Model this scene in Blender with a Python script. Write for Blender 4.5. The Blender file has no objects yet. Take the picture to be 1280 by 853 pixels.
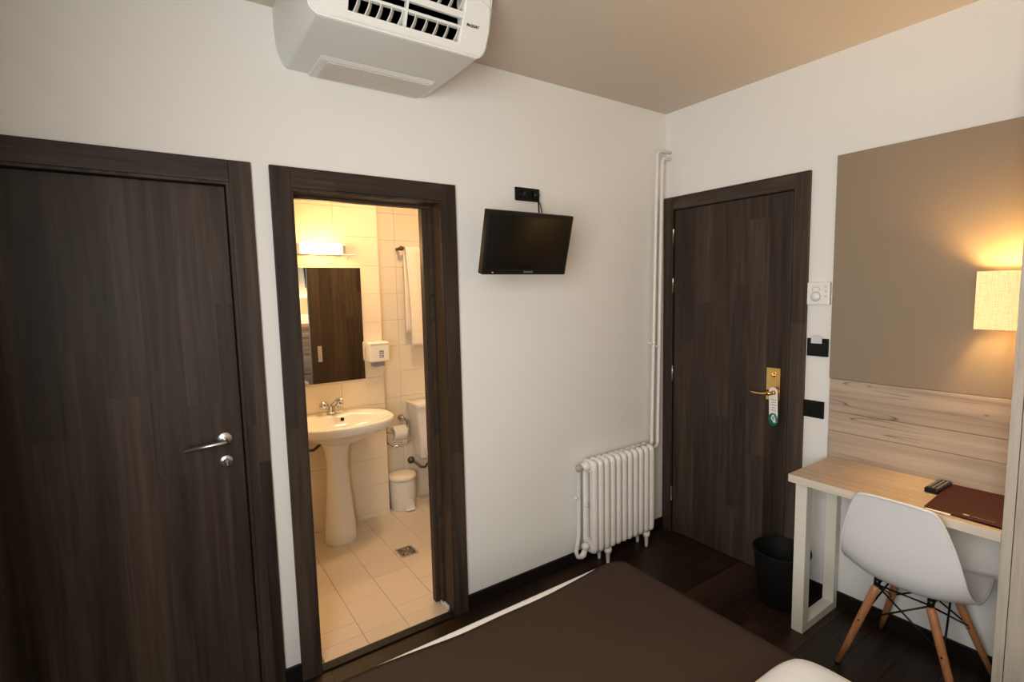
import bpy, bmesh, math, random
from mathutils import Vector, Matrix
random.seed(7)
PI = math.pi
SC = bpy.context.scene
COL = SC.collection

# ------------------------------------------------------------------ camera
YAW, PITCH, ROLL, FPX = 0.6028, -0.0970, -0.0220, 638.56
CAM = Vector((-2.6917, -2.1627, 1.6027))
fw = Vector((math.sin(YAW)*math.cos(PITCH), math.cos(YAW)*math.cos(PITCH), math.sin(PITCH)))
r0 = Vector((math.cos(YAW), -math.sin(YAW), 0)); u0 = r0.cross(fw)
rt = r0*math.cos(ROLL) + u0*math.sin(ROLL); up = -r0*math.sin(ROLL) + u0*math.cos(ROLL)
cd = bpy.data.cameras.new('camera'); cam = bpy.data.objects.new('camera', cd); COL.objects.link(cam)
cd.sensor_width = 36.0; cd.lens = FPX/1280*36.0; cd.clip_start = 0.02
cam.matrix_world = Matrix(((rt.x, up.x, -fw.x, CAM.x), (rt.y, up.y, -fw.y, CAM.y), (rt.z, up.z, -fw.z, CAM.z), (0, 0, 0, 1)))
SC.camera = cam

# ------------------------------------------------------------------ world, lights, exposure
W = bpy.data.worlds.new('world'); SC.world = W; W.use_nodes = True
W.node_tree.nodes['Background'].inputs[0].default_value = (0.80, 0.90, 1.0, 1)
W.node_tree.nodes['Background'].inputs[1].default_value = 0.8
SC.view_settings.view_transform = 'Standard'; SC.view_settings.look = 'None'
SC.view_settings.gamma = 1.0; SC.view_settings.use_curve_mapping = False
SC.view_settings.exposure = 0.0

def area(name, loc, target, sx, sy, power, color):
    l = bpy.data.lights.new(name, 'AREA'); l.shape = 'RECTANGLE'; l.size = sx; l.size_y = sy
    l.energy = power; l.color = color
    o = bpy.data.objects.new(name, l); COL.objects.link(o); o.location = loc
    o.rotation_euler = (Vector(target)-Vector(loc)).to_track_quat('-Z', 'Y').to_euler()
    return o
def point(name, loc, power, color, r=0.03):
    l = bpy.data.lights.new(name, 'POINT'); l.energy = power; l.color = color; l.shadow_soft_size = r
    o = bpy.data.objects.new(name, l); COL.objects.link(o); o.location = loc
    return o
# daylight standing in the opening of the left wall's window
area('window_daylight', (-3.33, -2.12, 1.62), (-1.9, -0.95, 1.45), 1.1, 1.30, 62, (1.0, 0.972, 0.93))
# wall lamps and bathroom lamp
point('desk_lamp_light', (-0.085, -1.650, 1.570), 19.0, (1.0, 0.62, 0.22), 0.03)
point('bed_lamp_light', (-0.98, -2.76, 1.46), 8.0, (1.0, 0.56, 0.22), 0.03)
area('mirror_light_down', (-1.805, 1.235, 1.905), (-1.805, 0.3, 0.9), 0.25, 0.05, 7, (1.0, 0.60, 0.26))
area('bath_ceiling_light', (-1.36, 0.68, 2.535), (-1.36, 0.68, 0.0), 0.20, 0.20, 13.5, (1.0, 0.67, 0.37))
point('bath_bulb', (-1.805, 1.14, 1.90), 5.0, (1.0, 0.58, 0.19), 0.05)

# ------------------------------------------------------------------ helpers
def new_bm(): return bmesh.new()
def add_box(bm, lo, hi, bev=0.0, seg=2):
    t = bmesh.new(); bmesh.ops.create_cube(t, size=1.0)
    for v in t.verts:
        v.co = Vector([(lo[i]+hi[i])/2 + v.co[i]*(hi[i]-lo[i]) for i in range(3)])
    if bev > 0: bmesh.ops.bevel(t, geom=t.edges[:], offset=bev, segments=seg, profile=0.5, affect='EDGES')
    merge(bm, t)
def merge(bm, t, M=None):
    mp = {}
    for v in t.verts: mp[v] = bm.verts.new(M @ v.co if M else v.co)
    for f in t.faces:
        try:
            nf = bm.faces.new([mp[v] for v in f.verts]); nf.smooth = f.smooth
        except ValueError: pass
    t.free()
def frame_of(d):
    d = d.normalized(); a = Vector((0, 0, 1)) if abs(d.z) < 0.9 else Vector((1, 0, 0))
    x = d.cross(a).normalized(); return x, d.cross(x).normalized()
def add_tube(bm, pts, rad, n=10, caps=True):
    pts = [Vector(p) for p in pts]; rads = rad if isinstance(rad, (list, tuple)) else [rad]*len(pts)
    rings = []; x = None
    for i, p in enumerate(pts):
        d = (pts[min(i+1, len(pts)-1)]-pts[max(i-1, 0)]).normalized()
        if x is None: x, y = frame_of(d)
        else:
            x = (x - d*x.dot(d)).normalized(); y = d.cross(x)
        rings.append([bm.verts.new(p + (x*math.cos(2*PI*k/n)+y*math.sin(2*PI*k/n))*rads[i]) for k in range(n)])
    for a, b in zip(rings, rings[1:]):
        for k in range(n):
            f = bm.faces.new([a[k], a[(k+1) % n], b[(k+1) % n], b[k]]); f.smooth = True
    if caps: bm.faces.new(rings[0][::-1]); bm.faces.new(rings[-1])
def add_lathe(bm, prof, c, n=28, sx=1.0, sy=1.0, M=None):
    rings = []
    for r, z in prof:
        ring = []
        for k in range(n):
            co = Vector((r*sx*math.cos(2*PI*k/n), r*sy*math.sin(2*PI*k/n), z))
            co = (M @ co) if M else co
            ring.append(bm.verts.new(Vector(c)+co))
        rings.append(ring)
    for a, b in zip(rings, rings[1:]):
        for k in range(n):
            f = bm.faces.new([a[k], a[(k+1) % n], b[(k+1) % n], b[k]]); f.smooth = True
    if prof[0][0] > 1e-6: bm.faces.new(rings[0][::-1])
    if prof[-1][0] > 1e-6: bm.faces.new(rings[-1])
def add_loft(bm, rings, close=True, caps=True, smooth=True):
    R_ = [[bm.verts.new(Vector(p)) for p in r] for r in rings]; n = len(R_[0])
    for a, b in zip(R_, R_[1:]):
        for k in range(n if close else n-1):
            f = bm.faces.new([a[k], a[(k+1) % n], b[(k+1) % n], b[k]]); f.smooth = smooth
    if caps: bm.faces.new(R_[0][::-1]); bm.faces.new(R_[-1])
def add_prism(bm, poly, axis, a, b, bev=0.0):
    def mk(p, t): return {0: (t, p[0], p[1]), 1: (p[0], t, p[1]), 2: (p[0], p[1], t)}[axis]
    t = bmesh.new()
    A = [t.verts.new(mk(p, a)) for p in poly]; B = [t.verts.new(mk(p, b)) for p in poly]
    t.faces.new(A[::-1]); t.faces.new(B)
    for k in range(len(poly)): t.faces.new([A[k], A[(k+1) % len(A)], B[(k+1) % len(B)], B[k]])
    if bev: bmesh.ops.bevel(t, geom=t.edges[:], offset=bev, segments=2, profile=0.5, affect='EDGES')
    merge(bm, t)
def disc_dir(c, d):  # matrix turning +z to direction d
    x, y = frame_of(Vector(d)); z = Vector(d).normalized()
    return Matrix(((x.x, y.x, z.x), (x.y, y.y, z.y), (x.z, y.z, z.z)))
ORG = {}
def obj(name, bm, mat, parent=None, origin=None, sharp=None):
    """link bm (world coordinates) as one mesh object; the origin is the parent's origin unless given"""
    po = ORG.get(parent.name, Vector((0, 0, 0))) if parent else Vector((0, 0, 0))
    og = Vector(origin) if origin is not None else po
    for v in bm.verts: v.co -= og
    bmesh.ops.remove_doubles(bm, verts=bm.verts, dist=1e-6)
    bmesh.ops.recalc_face_normals(bm, faces=bm.faces)
    me = bpy.data.meshes.new(name); bm.to_mesh(me); bm.free()
    if mat: me.materials.append(mat)
    if sharp is not None: me.set_sharp_from_angle(angle=math.radians(sharp))
    o = bpy.data.objects.new(name, me); COL.objects.link(o)
    if parent: o.parent = parent
    o.location = og-po; ORG[o.name] = og
    return o
def tag(o, label, cat, group=None, kind=None):
    o['label'] = label
    if cat: o['category'] = cat
    if group: o['group'] = group
    if kind: o['kind'] = kind
    return o
def thing(name, loc, label, cat, group=None, kind=None):
    o = bpy.data.objects.new(name, None); COL.objects.link(o); o.location = loc
    o.empty_display_size = 0.05; ORG[o.name] = Vector(loc)
    return tag(o, label, cat, group, kind)
def box_obj(name, lo, hi, mat, parent=None, bev=0.0, seg=2):
    bm = new_bm(); add_box(bm, lo, hi, bev, seg); return obj(name, bm, mat, parent)
def text_bm(s, size, M, extrude=0.0006, bold=0.0):
    cu = bpy.data.curves.new('t', 'FONT'); cu.body = s; cu.size = size; cu.extrude = extrude
    cu.align_x = 'CENTER'; cu.align_y = 'CENTER'; cu.resolution_u = 2; cu.offset = bold
    o = bpy.data.objects.new('t', cu); COL.objects.link(o)
    me = bpy.data.meshes.new_from_object(o, depsgraph=bpy.context.evaluated_depsgraph_get())
    bpy.data.objects.remove(o); bpy.data.curves.remove(cu)
    bm = bmesh.new(); bm.from_mesh(me); bpy.data.meshes.remove(me)
    bmesh.ops.transform(bm, matrix=M, verts=bm.verts); return bm
def basis(o, x, y, z):
    x, y, z = Vector(x), Vector(y), Vector(z)
    return Matrix(((x.x, y.x, z.x, o[0]), (x.y, y.y, z.y, o[1]), (x.z, y.z, z.z, o[2]), (0, 0, 0, 1)))

# ------------------------------------------------------------------ materials
def mat_base(name, color, rough=0.5, metal=0.0, spec=0.5, coat=0.0):
    m = bpy.data.materials.new(name); m.use_nodes = True
    b = m.node_tree.nodes['Principled BSDF']
    b.inputs['Base Color'].default_value = (*color, 1); b.inputs['Roughness'].default_value = rough
    b.inputs['Metallic'].default_value = metal; b.inputs['Specular IOR Level'].default_value = spec
    b.inputs['Coat Weight'].default_value = coat
    return m
def N(m, t, **kw):
    n = m.node_tree.nodes.new(t)
    for k, v in kw.items(): setattr(n, k, v)
    return n
def L(m, a, b): m.node_tree.links.new(a, b)
def bsdf(m): return m.node_tree.nodes['Principled BSDF']
def mottled(name, color, rough=0.5, var=0.06, scale=6.0, bump=0.0, bscale=200.0, **kw):
    m = mat_base(name, color, rough, **kw)
    tc = N(m, 'ShaderNodeTexCoord'); no = N(m, 'ShaderNodeTexNoise'); no.inputs['Scale'].default_value = scale
    no.inputs['Detail'].default_value = 4
    L(m, tc.outputs['Object'], no.inputs['Vector'])
    mr = N(m, 'ShaderNodeMapRange'); mr.inputs['To Min'].default_value = 1-var; mr.inputs['To Max'].default_value = 1+var
    L(m, no.outputs['Fac'], mr.inputs['Value'])
    mx = N(m, 'ShaderNodeVectorMath', operation='SCALE'); mx.inputs[0].default_value = color
    L(m, mr.outputs['Result'], mx.inputs['Scale']); L(m, mx.outputs['Vector'], bsdf(m).inputs['Base Color'])
    if bump:
        n2 = N(m, 'ShaderNodeTexNoise'); n2.inputs['Scale'].default_value = bscale; L(m, tc.outputs['Object'], n2.inputs['Vector'])
        bp = N(m, 'ShaderNodeBump'); bp.inputs['Strength'].default_value = bump; bp.inputs['Distance'].default_value = 0.002
        L(m, n2.outputs['Fac'], bp.inputs['Height']); L(m, bp.outputs['Normal'], bsdf(m).inputs['Normal'])
    return m
def wood(name, cols, along='z', staves=10.0, seglen=1.1, grain=60.0, rough=0.45, stave_amt=0.5, spec=0.4, crack=0.0, bump=0.08):
    """procedural timber: staves running along one axis, streaky grain; cols = dark, mid, light"""
    m = mat_base(name, cols[1], rough, spec=spec)
    tc = N(m, 'ShaderNodeTexCoord'); oi = N(m, 'ShaderNodeObjectInfo')
    off = N(m, 'ShaderNodeVectorMath', operation='SCALE'); off.inputs[0].default_value = (7.3, 5.1, 3.7)
    L(m, oi.outputs['Random'], off.inputs['Scale'])
    ad = N(m, 'ShaderNodeVectorMath', operation='ADD'); L(m, tc.outputs['Object'], ad.inputs[0]); L(m, off.outputs['Vector'], ad.inputs[1])
    sp = N(m, 'ShaderNodeSeparateXYZ'); L(m, ad.outputs['Vector'], sp.inputs[0])
    idx = {'x': 0, 'y': 1, 'z': 2}[along]; oth = [i for i in range(3) if i != idx]
    su = N(m, 'ShaderNodeMath', operation='ADD'); L(m, sp.outputs[oth[0]], su.inputs[0]); L(m, sp.outputs[oth[1]], su.inputs[1])
    st = N(m, 'ShaderNodeMath', operation='MULTIPLY'); L(m, su.outputs[0], st.inputs[0]); st.inputs[1].default_value = staves
    fl = N(m, 'ShaderNodeMath', operation='FLOOR'); L(m, st.outputs[0], fl.inputs[0])
    w1 = N(m, 'ShaderNodeTexWhiteNoise', noise_dimensions='1D'); L(m, fl.outputs[0], w1.inputs['W'])
    lg = N(m, 'ShaderNodeMath', operation='MULTIPLY_ADD'); L(m, sp.outputs[idx], lg.inputs[0]); lg.inputs[1].default_value = 1/seglen
    m5 = N(m, 'ShaderNodeMath', operation='MULTIPLY'); L(m, w1.outputs['Value'], m5.inputs[0]); m5.inputs[1].default_value = 5.0
    L(m, m5.outputs[0], lg.inputs[2])
    fl2 = N(m, 'ShaderNodeMath', operation='FLOOR'); L(m, lg.outputs[0], fl2.inputs[0])
    cb = N(m, 'ShaderNodeCombineXYZ'); L(m, fl.outputs[0], cb.inputs[0]); L(m, fl2.outputs[0], cb.inputs[1])
    w2 = N(m, 'ShaderNodeTexWhiteNoise', noise_dimensions='3D'); L(m, cb.outputs[0], w2.inputs['Vector'])
    # grain noise: stretched
    cg = N(m, 'ShaderNodeCombineXYZ')
    g1 = N(m, 'ShaderNodeMath', operation='MULTIPLY'); L(m, su.outputs[0], g1.inputs[0]); g1.inputs[1].default_value = grain
    g2 = N(m, 'ShaderNodeMath', operation='MULTIPLY'); L(m, sp.outputs[idx], g2.inputs[0]); g2.inputs[1].default_value = grain*0.045
    L(m, g1.outputs[0], cg.inputs[0]); L(m, g2.outputs[0], cg.inputs[1])
    m7 = N(m, 'ShaderNodeMath', operation='MULTIPLY'); L(m, w2.outputs['Value'], m7.inputs[0]); m7.inputs[1].default_value = 9.0
    L(m, m7.outputs[0], cg.inputs[2])
    no = N(m, 'ShaderNodeTexNoise'); no.inputs['Scale'].default_value = 1.0; no.inputs['Detail'].default_value = 5; no.inputs['Distortion'].default_value = 0.6
    L(m, cg.outputs[0], no.inputs['Vector'])
    n3 = N(m, 'ShaderNodeTexNoise'); n3.inputs['Scale'].default_value = 0.12; n3.inputs['Detail'].default_value = 3; n3.inputs['Distortion'].default_value = 1.2
    L(m, cg.outputs[0], n3.inputs['Vector'])
    a1 = N(m, 'ShaderNodeMath', operation='MULTIPLY'); L(m, no.outputs['Fac'], a1.inputs[0]); a1.inputs[1].default_value = 0.9
    a2 = N(m, 'ShaderNodeMath', operation='MULTIPLY_ADD'); L(m, n3.outputs['Fac'], a2.inputs[0]); a2.inputs[1].default_value = 0.9; L(m, a1.outputs[0], a2.inputs[2])
    a3 = N(m, 'ShaderNodeMath', operation='MULTIPLY_ADD'); L(m, w2.outputs['Value'], a3.inputs[0]); a3.inputs[1].default_value = stave_amt; L(m, a2.outputs[0], a3.inputs[2])
    a4 = N(m, 'ShaderNodeMath', operation='SUBTRACT'); L(m, a3.outputs[0], a4.inputs[0]); a4.inputs[1].default_value = 0.4+stave_amt/2
    cr = N(m, 'ShaderNodeValToRGB'); L(m, a4.outputs[0], cr.inputs[0])
    e = cr.color_ramp.elements; e[0].position = 0.15; e[0].color = (*cols[0], 1); e[1].position = 0.9; e[1].color = (*cols[2], 1)
    k = e.new(0.5); k.color = (*cols[1], 1)
    col_out = cr.outputs[0]
    if crack:      # intermittent dark cracks running with the grain, and small knots
        cc_ = N(m, 'ShaderNodeCombineXYZ'); q1 = N(m, 'ShaderNodeMath', operation='MULTIPLY'); L(m, su.outputs[0], q1.inputs[0]); q1.inputs[1].default_value = 11.0
        q2 = N(m, 'ShaderNodeMath', operation='MULTIPLY'); L(m, sp.outputs[idx], q2.inputs[0]); q2.inputs[1].default_value = 0.75
        L(m, q1.outputs[0], cc_.inputs[0]); L(m, q2.outputs[0], cc_.inputs[1])
        nc = N(m, 'ShaderNodeTexNoise'); nc.inputs['Scale'].default_value = 1.0; nc.inputs['Detail'].default_value = 1.5; L(m, cc_.outputs[0], nc.inputs['Vector'])
        s5 = N(m, 'ShaderNodeMath', operation='SUBTRACT'); L(m, nc.outputs['Fac'], s5.inputs[0]); s5.inputs[1].default_value = 0.5
        ab = N(m, 'ShaderNodeMath', operation='ABSOLUTE'); L(m, s5.outputs[0], ab.inputs[0])
        mk = N(m, 'ShaderNodeMapRange'); mk.inputs['From Min'].default_value = 0.0; mk.inputs['From Max'].default_value = 0.0065; mk.inputs['To Min'].default_value = crack; mk.inputs['To Max'].default_value = 0.0
        L(m, ab.outputs[0], mk.inputs['Value'])
        nm = N(m, 'ShaderNodeTexNoise'); nm.inputs['Scale'].default_value = 4.5; L(m, ad.outputs['Vector'], nm.inputs['Vector'])
        mm = N(m, 'ShaderNodeMapRange'); mm.inputs['From Min'].default_value = 0.46; mm.inputs['From Max'].default_value = 0.56; L(m, nm.outputs['Fac'], mm.inputs['Value'])
        ml_ = N(m, 'ShaderNodeMath', operation='MULTIPLY'); L(m, mk.outputs[0], ml_.inputs[0]); L(m, mm.outputs[0], ml_.inputs[1])
        vo = N(m, 'ShaderNodeTexVoronoi'); vo.inputs['Scale'].default_value = 1.0
        cv_ = N(m, 'ShaderNodeCombineXYZ'); v1 = N(m, 'ShaderNodeMath', operation='MULTIPLY'); L(m, su.outputs[0], v1.inputs[0]); v1.inputs[1].default_value = 11.0
        v2 = N(m, 'ShaderNodeMath', operation='MULTIPLY'); L(m, sp.outputs[idx], v2.inputs[0]); v2.inputs[1].default_value = 5.5
        L(m, v1.outputs[0], cv_.inputs[0]); L(m, v2.outputs[0], cv_.inputs[1]); L(m, cv_.outputs[0], vo.inputs['Vector'])
        kn = N(m, 'ShaderNodeMapRange'); kn.inputs['From Min'].default_value = 0.03; kn.inputs['From Max'].default_value = 0.075; kn.inputs['To Min'].default_value = 0.55; kn.inputs['To Max'].default_value = 0.0; L(m, vo.outputs['Distance'], kn.inputs['Value'])
        mx_ = N(m, 'ShaderNodeMath', operation='MAXIMUM'); L(m, ml_.outputs[0], mx_.inputs[0]); L(m, kn.outputs[0], mx_.inputs[1])
        iv = N(m, 'ShaderNodeMath', operation='SUBTRACT'); iv.inputs[0].default_value = 1.0; L(m, mx_.outputs[0], iv.inputs[1])
        sc = N(m, 'ShaderNodeVectorMath', operation='SCALE'); L(m, col_out, sc.inputs[0]); L(m, iv.outputs[0], sc.inputs['Scale']); col_out = sc.outputs['Vector']
    L(m, col_out, bsdf(m).inputs['Base Color'])
    bp = N(m, 'ShaderNodeBump'); bp.inputs['Strength'].default_value = bump; bp.inputs['Distance'].default_value = 0.001
    L(m, no.outputs['Fac'], bp.inputs['Height']); L(m, bp.outputs['Normal'], bsdf(m).inputs['Normal'])
    return m
def fabric(name, color, scale=600.0, rough=0.9, bump=0.3, var=0.1, stretch=(1, 1, 1)):
    m = mat_base(name, color, rough, spec=0.2)
    tc = N(m, 'ShaderNodeTexCoord'); mp = N(m, 'ShaderNodeMapping'); mp.inputs['Scale'].default_value = stretch
    L(m, tc.outputs['Object'], mp.inputs[0])
    no = N(m, 'ShaderNodeTexNoise'); no.inputs['Scale'].default_value = scale; no.inputs['Detail'].default_value = 2; L(m, mp.outputs[0], no.inputs['Vector'])
    mr = N(m, 'ShaderNodeMapRange'); mr.inputs['To Min'].default_value = 1-var*2; mr.inputs['To Max'].default_value = 1+var*2
    L(m, no.outputs['Fac'], mr.inputs['Value'])
    mx = N(m, 'ShaderNodeVectorMath', operation='SCALE'); mx.inputs[0].default_value = color
    L(m, mr.outputs['Result'], mx.inputs['Scale']); L(m, mx.outputs['Vector'], bsdf(m).inputs['Base Color'])
    bp = N(m, 'ShaderNodeBump'); bp.inputs['Strength'].default_value = bump; bp.inputs['Distance'].default_value = 0.001
    L(m, no.outputs['Fac'], bp.inputs['Height']); L(m, bp.outputs['Normal'], bsdf(m).inputs['Normal'])
    return m
def emit(name, color, strength, weave=False):
    m = bpy.data.materials.new(name); m.use_nodes = True; nt = m.node_tree
    b = nt.nodes['Principled BSDF']; b.inputs['Base Color'].default_value = (0.35, 0.30, 0.20, 1); b.inputs['Roughness'].default_value = 0.8
    b.inputs['Emission Color'].default_value = (*color, 1); b.inputs['Emission Strength'].default_value = strength
    if weave:
        tc = N(m, 'ShaderNodeTexCoord'); tot = None
        for s in ((30, 30, 700), (500, 500, 30)):
            mp = N(m, 'ShaderNodeMapping'); mp.inputs['Scale'].default_value = s; L(m, tc.outputs['Object'], mp.inputs[0])
            no = N(m, 'ShaderNodeTexNoise'); no.inputs['Scale'].default_value = 1; no.inputs['Detail'].default_value = 2; L(m, mp.outputs[0], no.inputs['Vector'])
            if tot is None: tot = no.outputs['Fac']
            else:
                ad = N(m, 'ShaderNodeMath', operation='ADD'); L(m, tot, ad.inputs[0]); L(m, no.outputs['Fac'], ad.inputs[1]); tot = ad.outputs[0]
        mr = N(m, 'ShaderNodeMapRange'); mr.inputs['From Min'].default_value = 0.6; mr.inputs['From Max'].default_value = 1.4
        mr.inputs['To Min'].default_value = strength*0.60; mr.inputs['To Max'].default_value = strength*1.35
        L(m, tot, mr.inputs['Value']); L(m, mr.outputs['Result'], b.inputs['Emission Strength'])
    return m

M_WALL = mottled('white_wall_paint', (0.80, 0.79, 0.755), 0.6, 0.012, 3.0, 0.05, 250)
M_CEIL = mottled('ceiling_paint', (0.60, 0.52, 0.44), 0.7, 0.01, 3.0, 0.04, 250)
DK = ((0.018, 0.012, 0.0082), (0.042, 0.0288, 0.0202), (0.082, 0.058, 0.041))
M_DWV = wood('dark_wood_upright', DK, 'z', 9, 1.3, 45, 0.5, 0.28, spec=0.25)
M_DWX = wood('dark_wood_crosswise', DK, 'x', 9, 1.3, 60, 0.5, 0.2, spec=0.28)
M_DWY = wood('dark_wood_crosswise_door', DK, 'y', 9, 1.3, 60, 0.5, 0.2, spec=0.28)
M_FLOOR = wood('dark_parquet', ((0.010, 0.006, 0.004), (0.023, 0.012, 0.007), (0.048, 0.026, 0.015)), 'x', 9, 3.0, 50, 0.42, 0.3, spec=0.3)
M_SKIRT = mottled('black_brown_skirting', (0.010, 0.007, 0.006), 0.5, 0.1, spec=0.25)
LT = ((0.14, 0.10, 0.07), (0.39, 0.30, 0.225), (0.55, 0.445, 0.345))
M_LWY = wood('pale_oak_planks', LT, 'y', 3, 3.0, 30, 0.5, 0.15, bump=0.05, crack=0.6)
M_LWX = wood('pale_oak_headboard', LT, 'x', 3, 3.0, 30, 0.5, 0.15, bump=0.05, crack=0.6)
M_LWT = wood('pale_oak_desktop', ((0.38, 0.29, 0.215), (0.51, 0.40, 0.305), (0.59, 0.48, 0.38)), 'y', 6, 3.0, 60, 0.45, 0.15, bump=0.04)
M_LWE = wood('pale_oak_edge', ((0.50, 0.43, 0.35), (0.62, 0.55, 0.46), (0.70, 0.62, 0.53)), 'y', 3, 3.0, 60, 0.5, 0.1, bump=0.03)
M_PANEL = wood('greige_wardrobe', ((0.36, 0.315, 0.255), (0.46, 0.41, 0.34), (0.53, 0.48, 0.40)), 'z', 20, 3.0, 160, 0.55, 0.1, bump=0.03)
M_TAUPE = mottled('taupe_panel', (0.265, 0.20, 0.137), 0.62, 0.03, 5.0, 0.04, 400)
M_LEGW = wood('beech_legs', ((0.30, 0.125, 0.048), (0.42, 0.185, 0.075), (0.50, 0.24, 0.11)), 'z', 30, 3.0, 120, 0.4, 0.1, bump=0.03)
M_CREAM = mottled('cream_leg_paint', (0.74, 0.71, 0.61), 0.45, 0.015)
M_RAD = mottled('radiator_enamel', (0.80, 0.76, 0.71), 0.35, 0.02, 20)
M_WPL = mottled('white_plastic', (0.80, 0.80, 0.77), 0.35, 0.01, 12)
M_ACB = mottled('ac_plastic', (0.72, 0.72, 0.685), 0.42, 0.01, 12)
M_ACG = mottled('ac_grille_plastic', (0.62, 0.56, 0.49), 0.5, 0.01, 12)
M_SHELL = mottled('chair_shell_plastic', (0.74, 0.735, 0.73), 0.33, 0.008, 12)
M_BLK = mottled('black_plastic', (0.006, 0.006, 0.006), 0.35, 0.1, spec=0.25)
M_BLKM = mottled('black_matte', (0.005, 0.005, 0.0045), 0.6, 0.1, spec=0.25)
M_SCREEN = mat_base('screen_glass', (0.003, 0.003, 0.003), 0.16, spec=0.3)
M_CHROME = mat_base('chrome', (0.62, 0.61, 0.59), 0.10, 1.0)
M_STEEL = mat_base('satin_steel', (0.62, 0.60, 0.57), 0.32, 1.0)
M_BRASS = mat_base('brass', (0.85, 0.56, 0.20), 0.18, 1.0)
M_MIRROR = mat_base('mirror_glass', (0.90, 0.90, 0.88), 0.01, 1.0)
M_CER = mottled('sanitary_ceramic', (0.82, 0.79, 0.74), 0.12, 0.01, 10)
M_TILE = mottled('cream_wall_tile', (0.80, 0.70, 0.55), 0.22, 0.02, 4)
M_GROUT = mottled('tile_grout', (0.72, 0.64, 0.53), 0.9, 0.03)
M_FTILE = mottled('beige_floor_tile', (0.66, 0.56, 0.455), 0.28, 0.03, 6)
M_FGROUT = mottled('floor_grout', (0.46, 0.37, 0.29), 0.9, 0.04)
M_COVER = fabric('brown_bedspread', (0.043, 0.0255, 0.017), 420, 0.95, 0.4, 0.16)
M_SHEET = fabric('white_sheet', (0.82, 0.82, 0.81), 300, 0.9, 0.1, 0.02)
M_TOWEL = fabric('cream_towel', (0.80, 0.72, 0.60), 300, 0.95, 0.5, 0.05)
M_FOLDER = mottled('oxblood_leatherette', (0.052, 0.009, 0.007), 0.6, 0.2, 30, 0.15, 500, spec=0.25)
M_PAPER = mat_base('paper', (0.80, 0.78, 0.74), 0.8)
M_GREEN = mat_base('green_print', (0.015, 0.19, 0.13), 0.5)
M_GREY = mat_base('grey_print', (0.22, 0.22, 0.22), 0.6)
M_INK = mat_base('black_print', (0.02, 0.02, 0.02), 0.5)
M_CARD = mat_base('frosted_card', (0.62, 0.63, 0.66), 0.4)
M_HOSE = mottled('braided_hose', (0.13, 0.12, 0.10), 0.4, 0.2, 100, metal=0.6)
M_BINL = mottled('bin_lid_plastic', (0.80, 0.73, 0.60), 0.35, 0.01)
M_BIN = mottled('bin_plastic', (0.78, 0.74, 0.67), 0.4, 0.01)
M_SHADE = emit('linen_shade', (1.0, 0.71, 0.265), 0.95, True)
M_TUBE = emit('mirror_lamp_glow', (1.0, 0.72, 0.32), 10.0)
M_RED = emit('standby_red', (1.0, 0.06, 0.03), 0.5)
M_CURT = fabric('added_curtain_cloth', (0.05, 0.043, 0.037), 300, 0.95, 0.2)
M_GLASS = mat_base('window_glass', (1, 1, 1), 0.0); bsdf(M_GLASS).inputs['Transmission Weight'].default_value = 1.0

# ------------------------------------------------------------------ room shell
H = 2.68
XL, YF = -3.30, -2.86       # left wall and head wall faces
TW = 0.12
def struct(name, bm, mat, label, cat, parent=None):
    o = obj(name, bm, mat, parent); o['kind'] = 'structure'
    o['label'] = label; o['category'] = cat
    return o
# wall with the two doors and the TV (y = 0 .. TW)
bm = new_bm()
D1 = (-3.215, -2.445, 2.03); D2 = (-2.238, -1.583, 2.03)
for lo, hi in (((XL-.12, 0, 0), (D1[0], TW, H)), ((D1[0], 0, D1[2]), (D1[1], TW, H)), ((D1[1], 0, 0), (D2[0], TW, H)),
               ((D2[0], 0, D2[2]), (D2[1], TW, H)), ((D2[1], 0, 0), (0, TW, H)), ((D1[0], .108, -.09), (D1[1], TW, D1[2])), ((D1[0], 0, -.09), (D1[1], .108, -.004))):  # last pieces are added behind the left door to stop light leaking through
    add_box(bm, lo, hi)
struct('wall_back', bm, M_WALL, 'white painted wall with two dark doorways and the small television', 'wall')
# entry door wall (x = 0 .. TW)
bm = new_bm(); D3 = (-0.815, -0.070, 2.090)
for lo, hi in (((0, YF-.12, 0), (TW, D3[0], H)), ((0, D3[0], D3[2]), (TW, D3[1], H)), ((0, D3[1], 0), (TW, TW, H)), ((.108, D3[0], -.09), (TW, D3[1], D3[2])), ((0, D3[0], -.09), (.108, D3[1], -.004))): add_box(bm, lo, hi)  # last pieces are added behind the entry door against leaking light
struct('wall_right', bm, M_WALL, 'white painted wall with the entry door and the desk niche', 'wall')
# left wall with window opening
WY0, WY1, WZ0, WZ1 = -2.72, -1.52, 0.90, 2.30
bm = new_bm()
for lo, hi in (((XL-.12, YF-.12, 0), (XL, WY0, H)), ((XL-.12, WY0, 0), (XL, WY1, WZ0)), ((XL-.12, WY0, WZ1), (XL, WY1, H)), ((XL-.12, WY1, 0), (XL, 0, H))): add_box(bm, lo, hi)
struct('wall_left', bm, M_WALL, 'white painted wall with the window behind the photographer', 'wall')
bm = new_bm(); add_box(bm, (XL, YF-.12, 0), (0, YF, H))
struct('wall_front', bm, M_WALL, 'white painted wall at the head of the bed', 'wall')
bm = new_bm(); add_box(bm, (XL-.12, YF-.12, H), (TW, TW, H+.12))
struct('ceiling', bm, M_CEIL, 'plain warm white ceiling of the room', 'ceiling')
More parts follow.
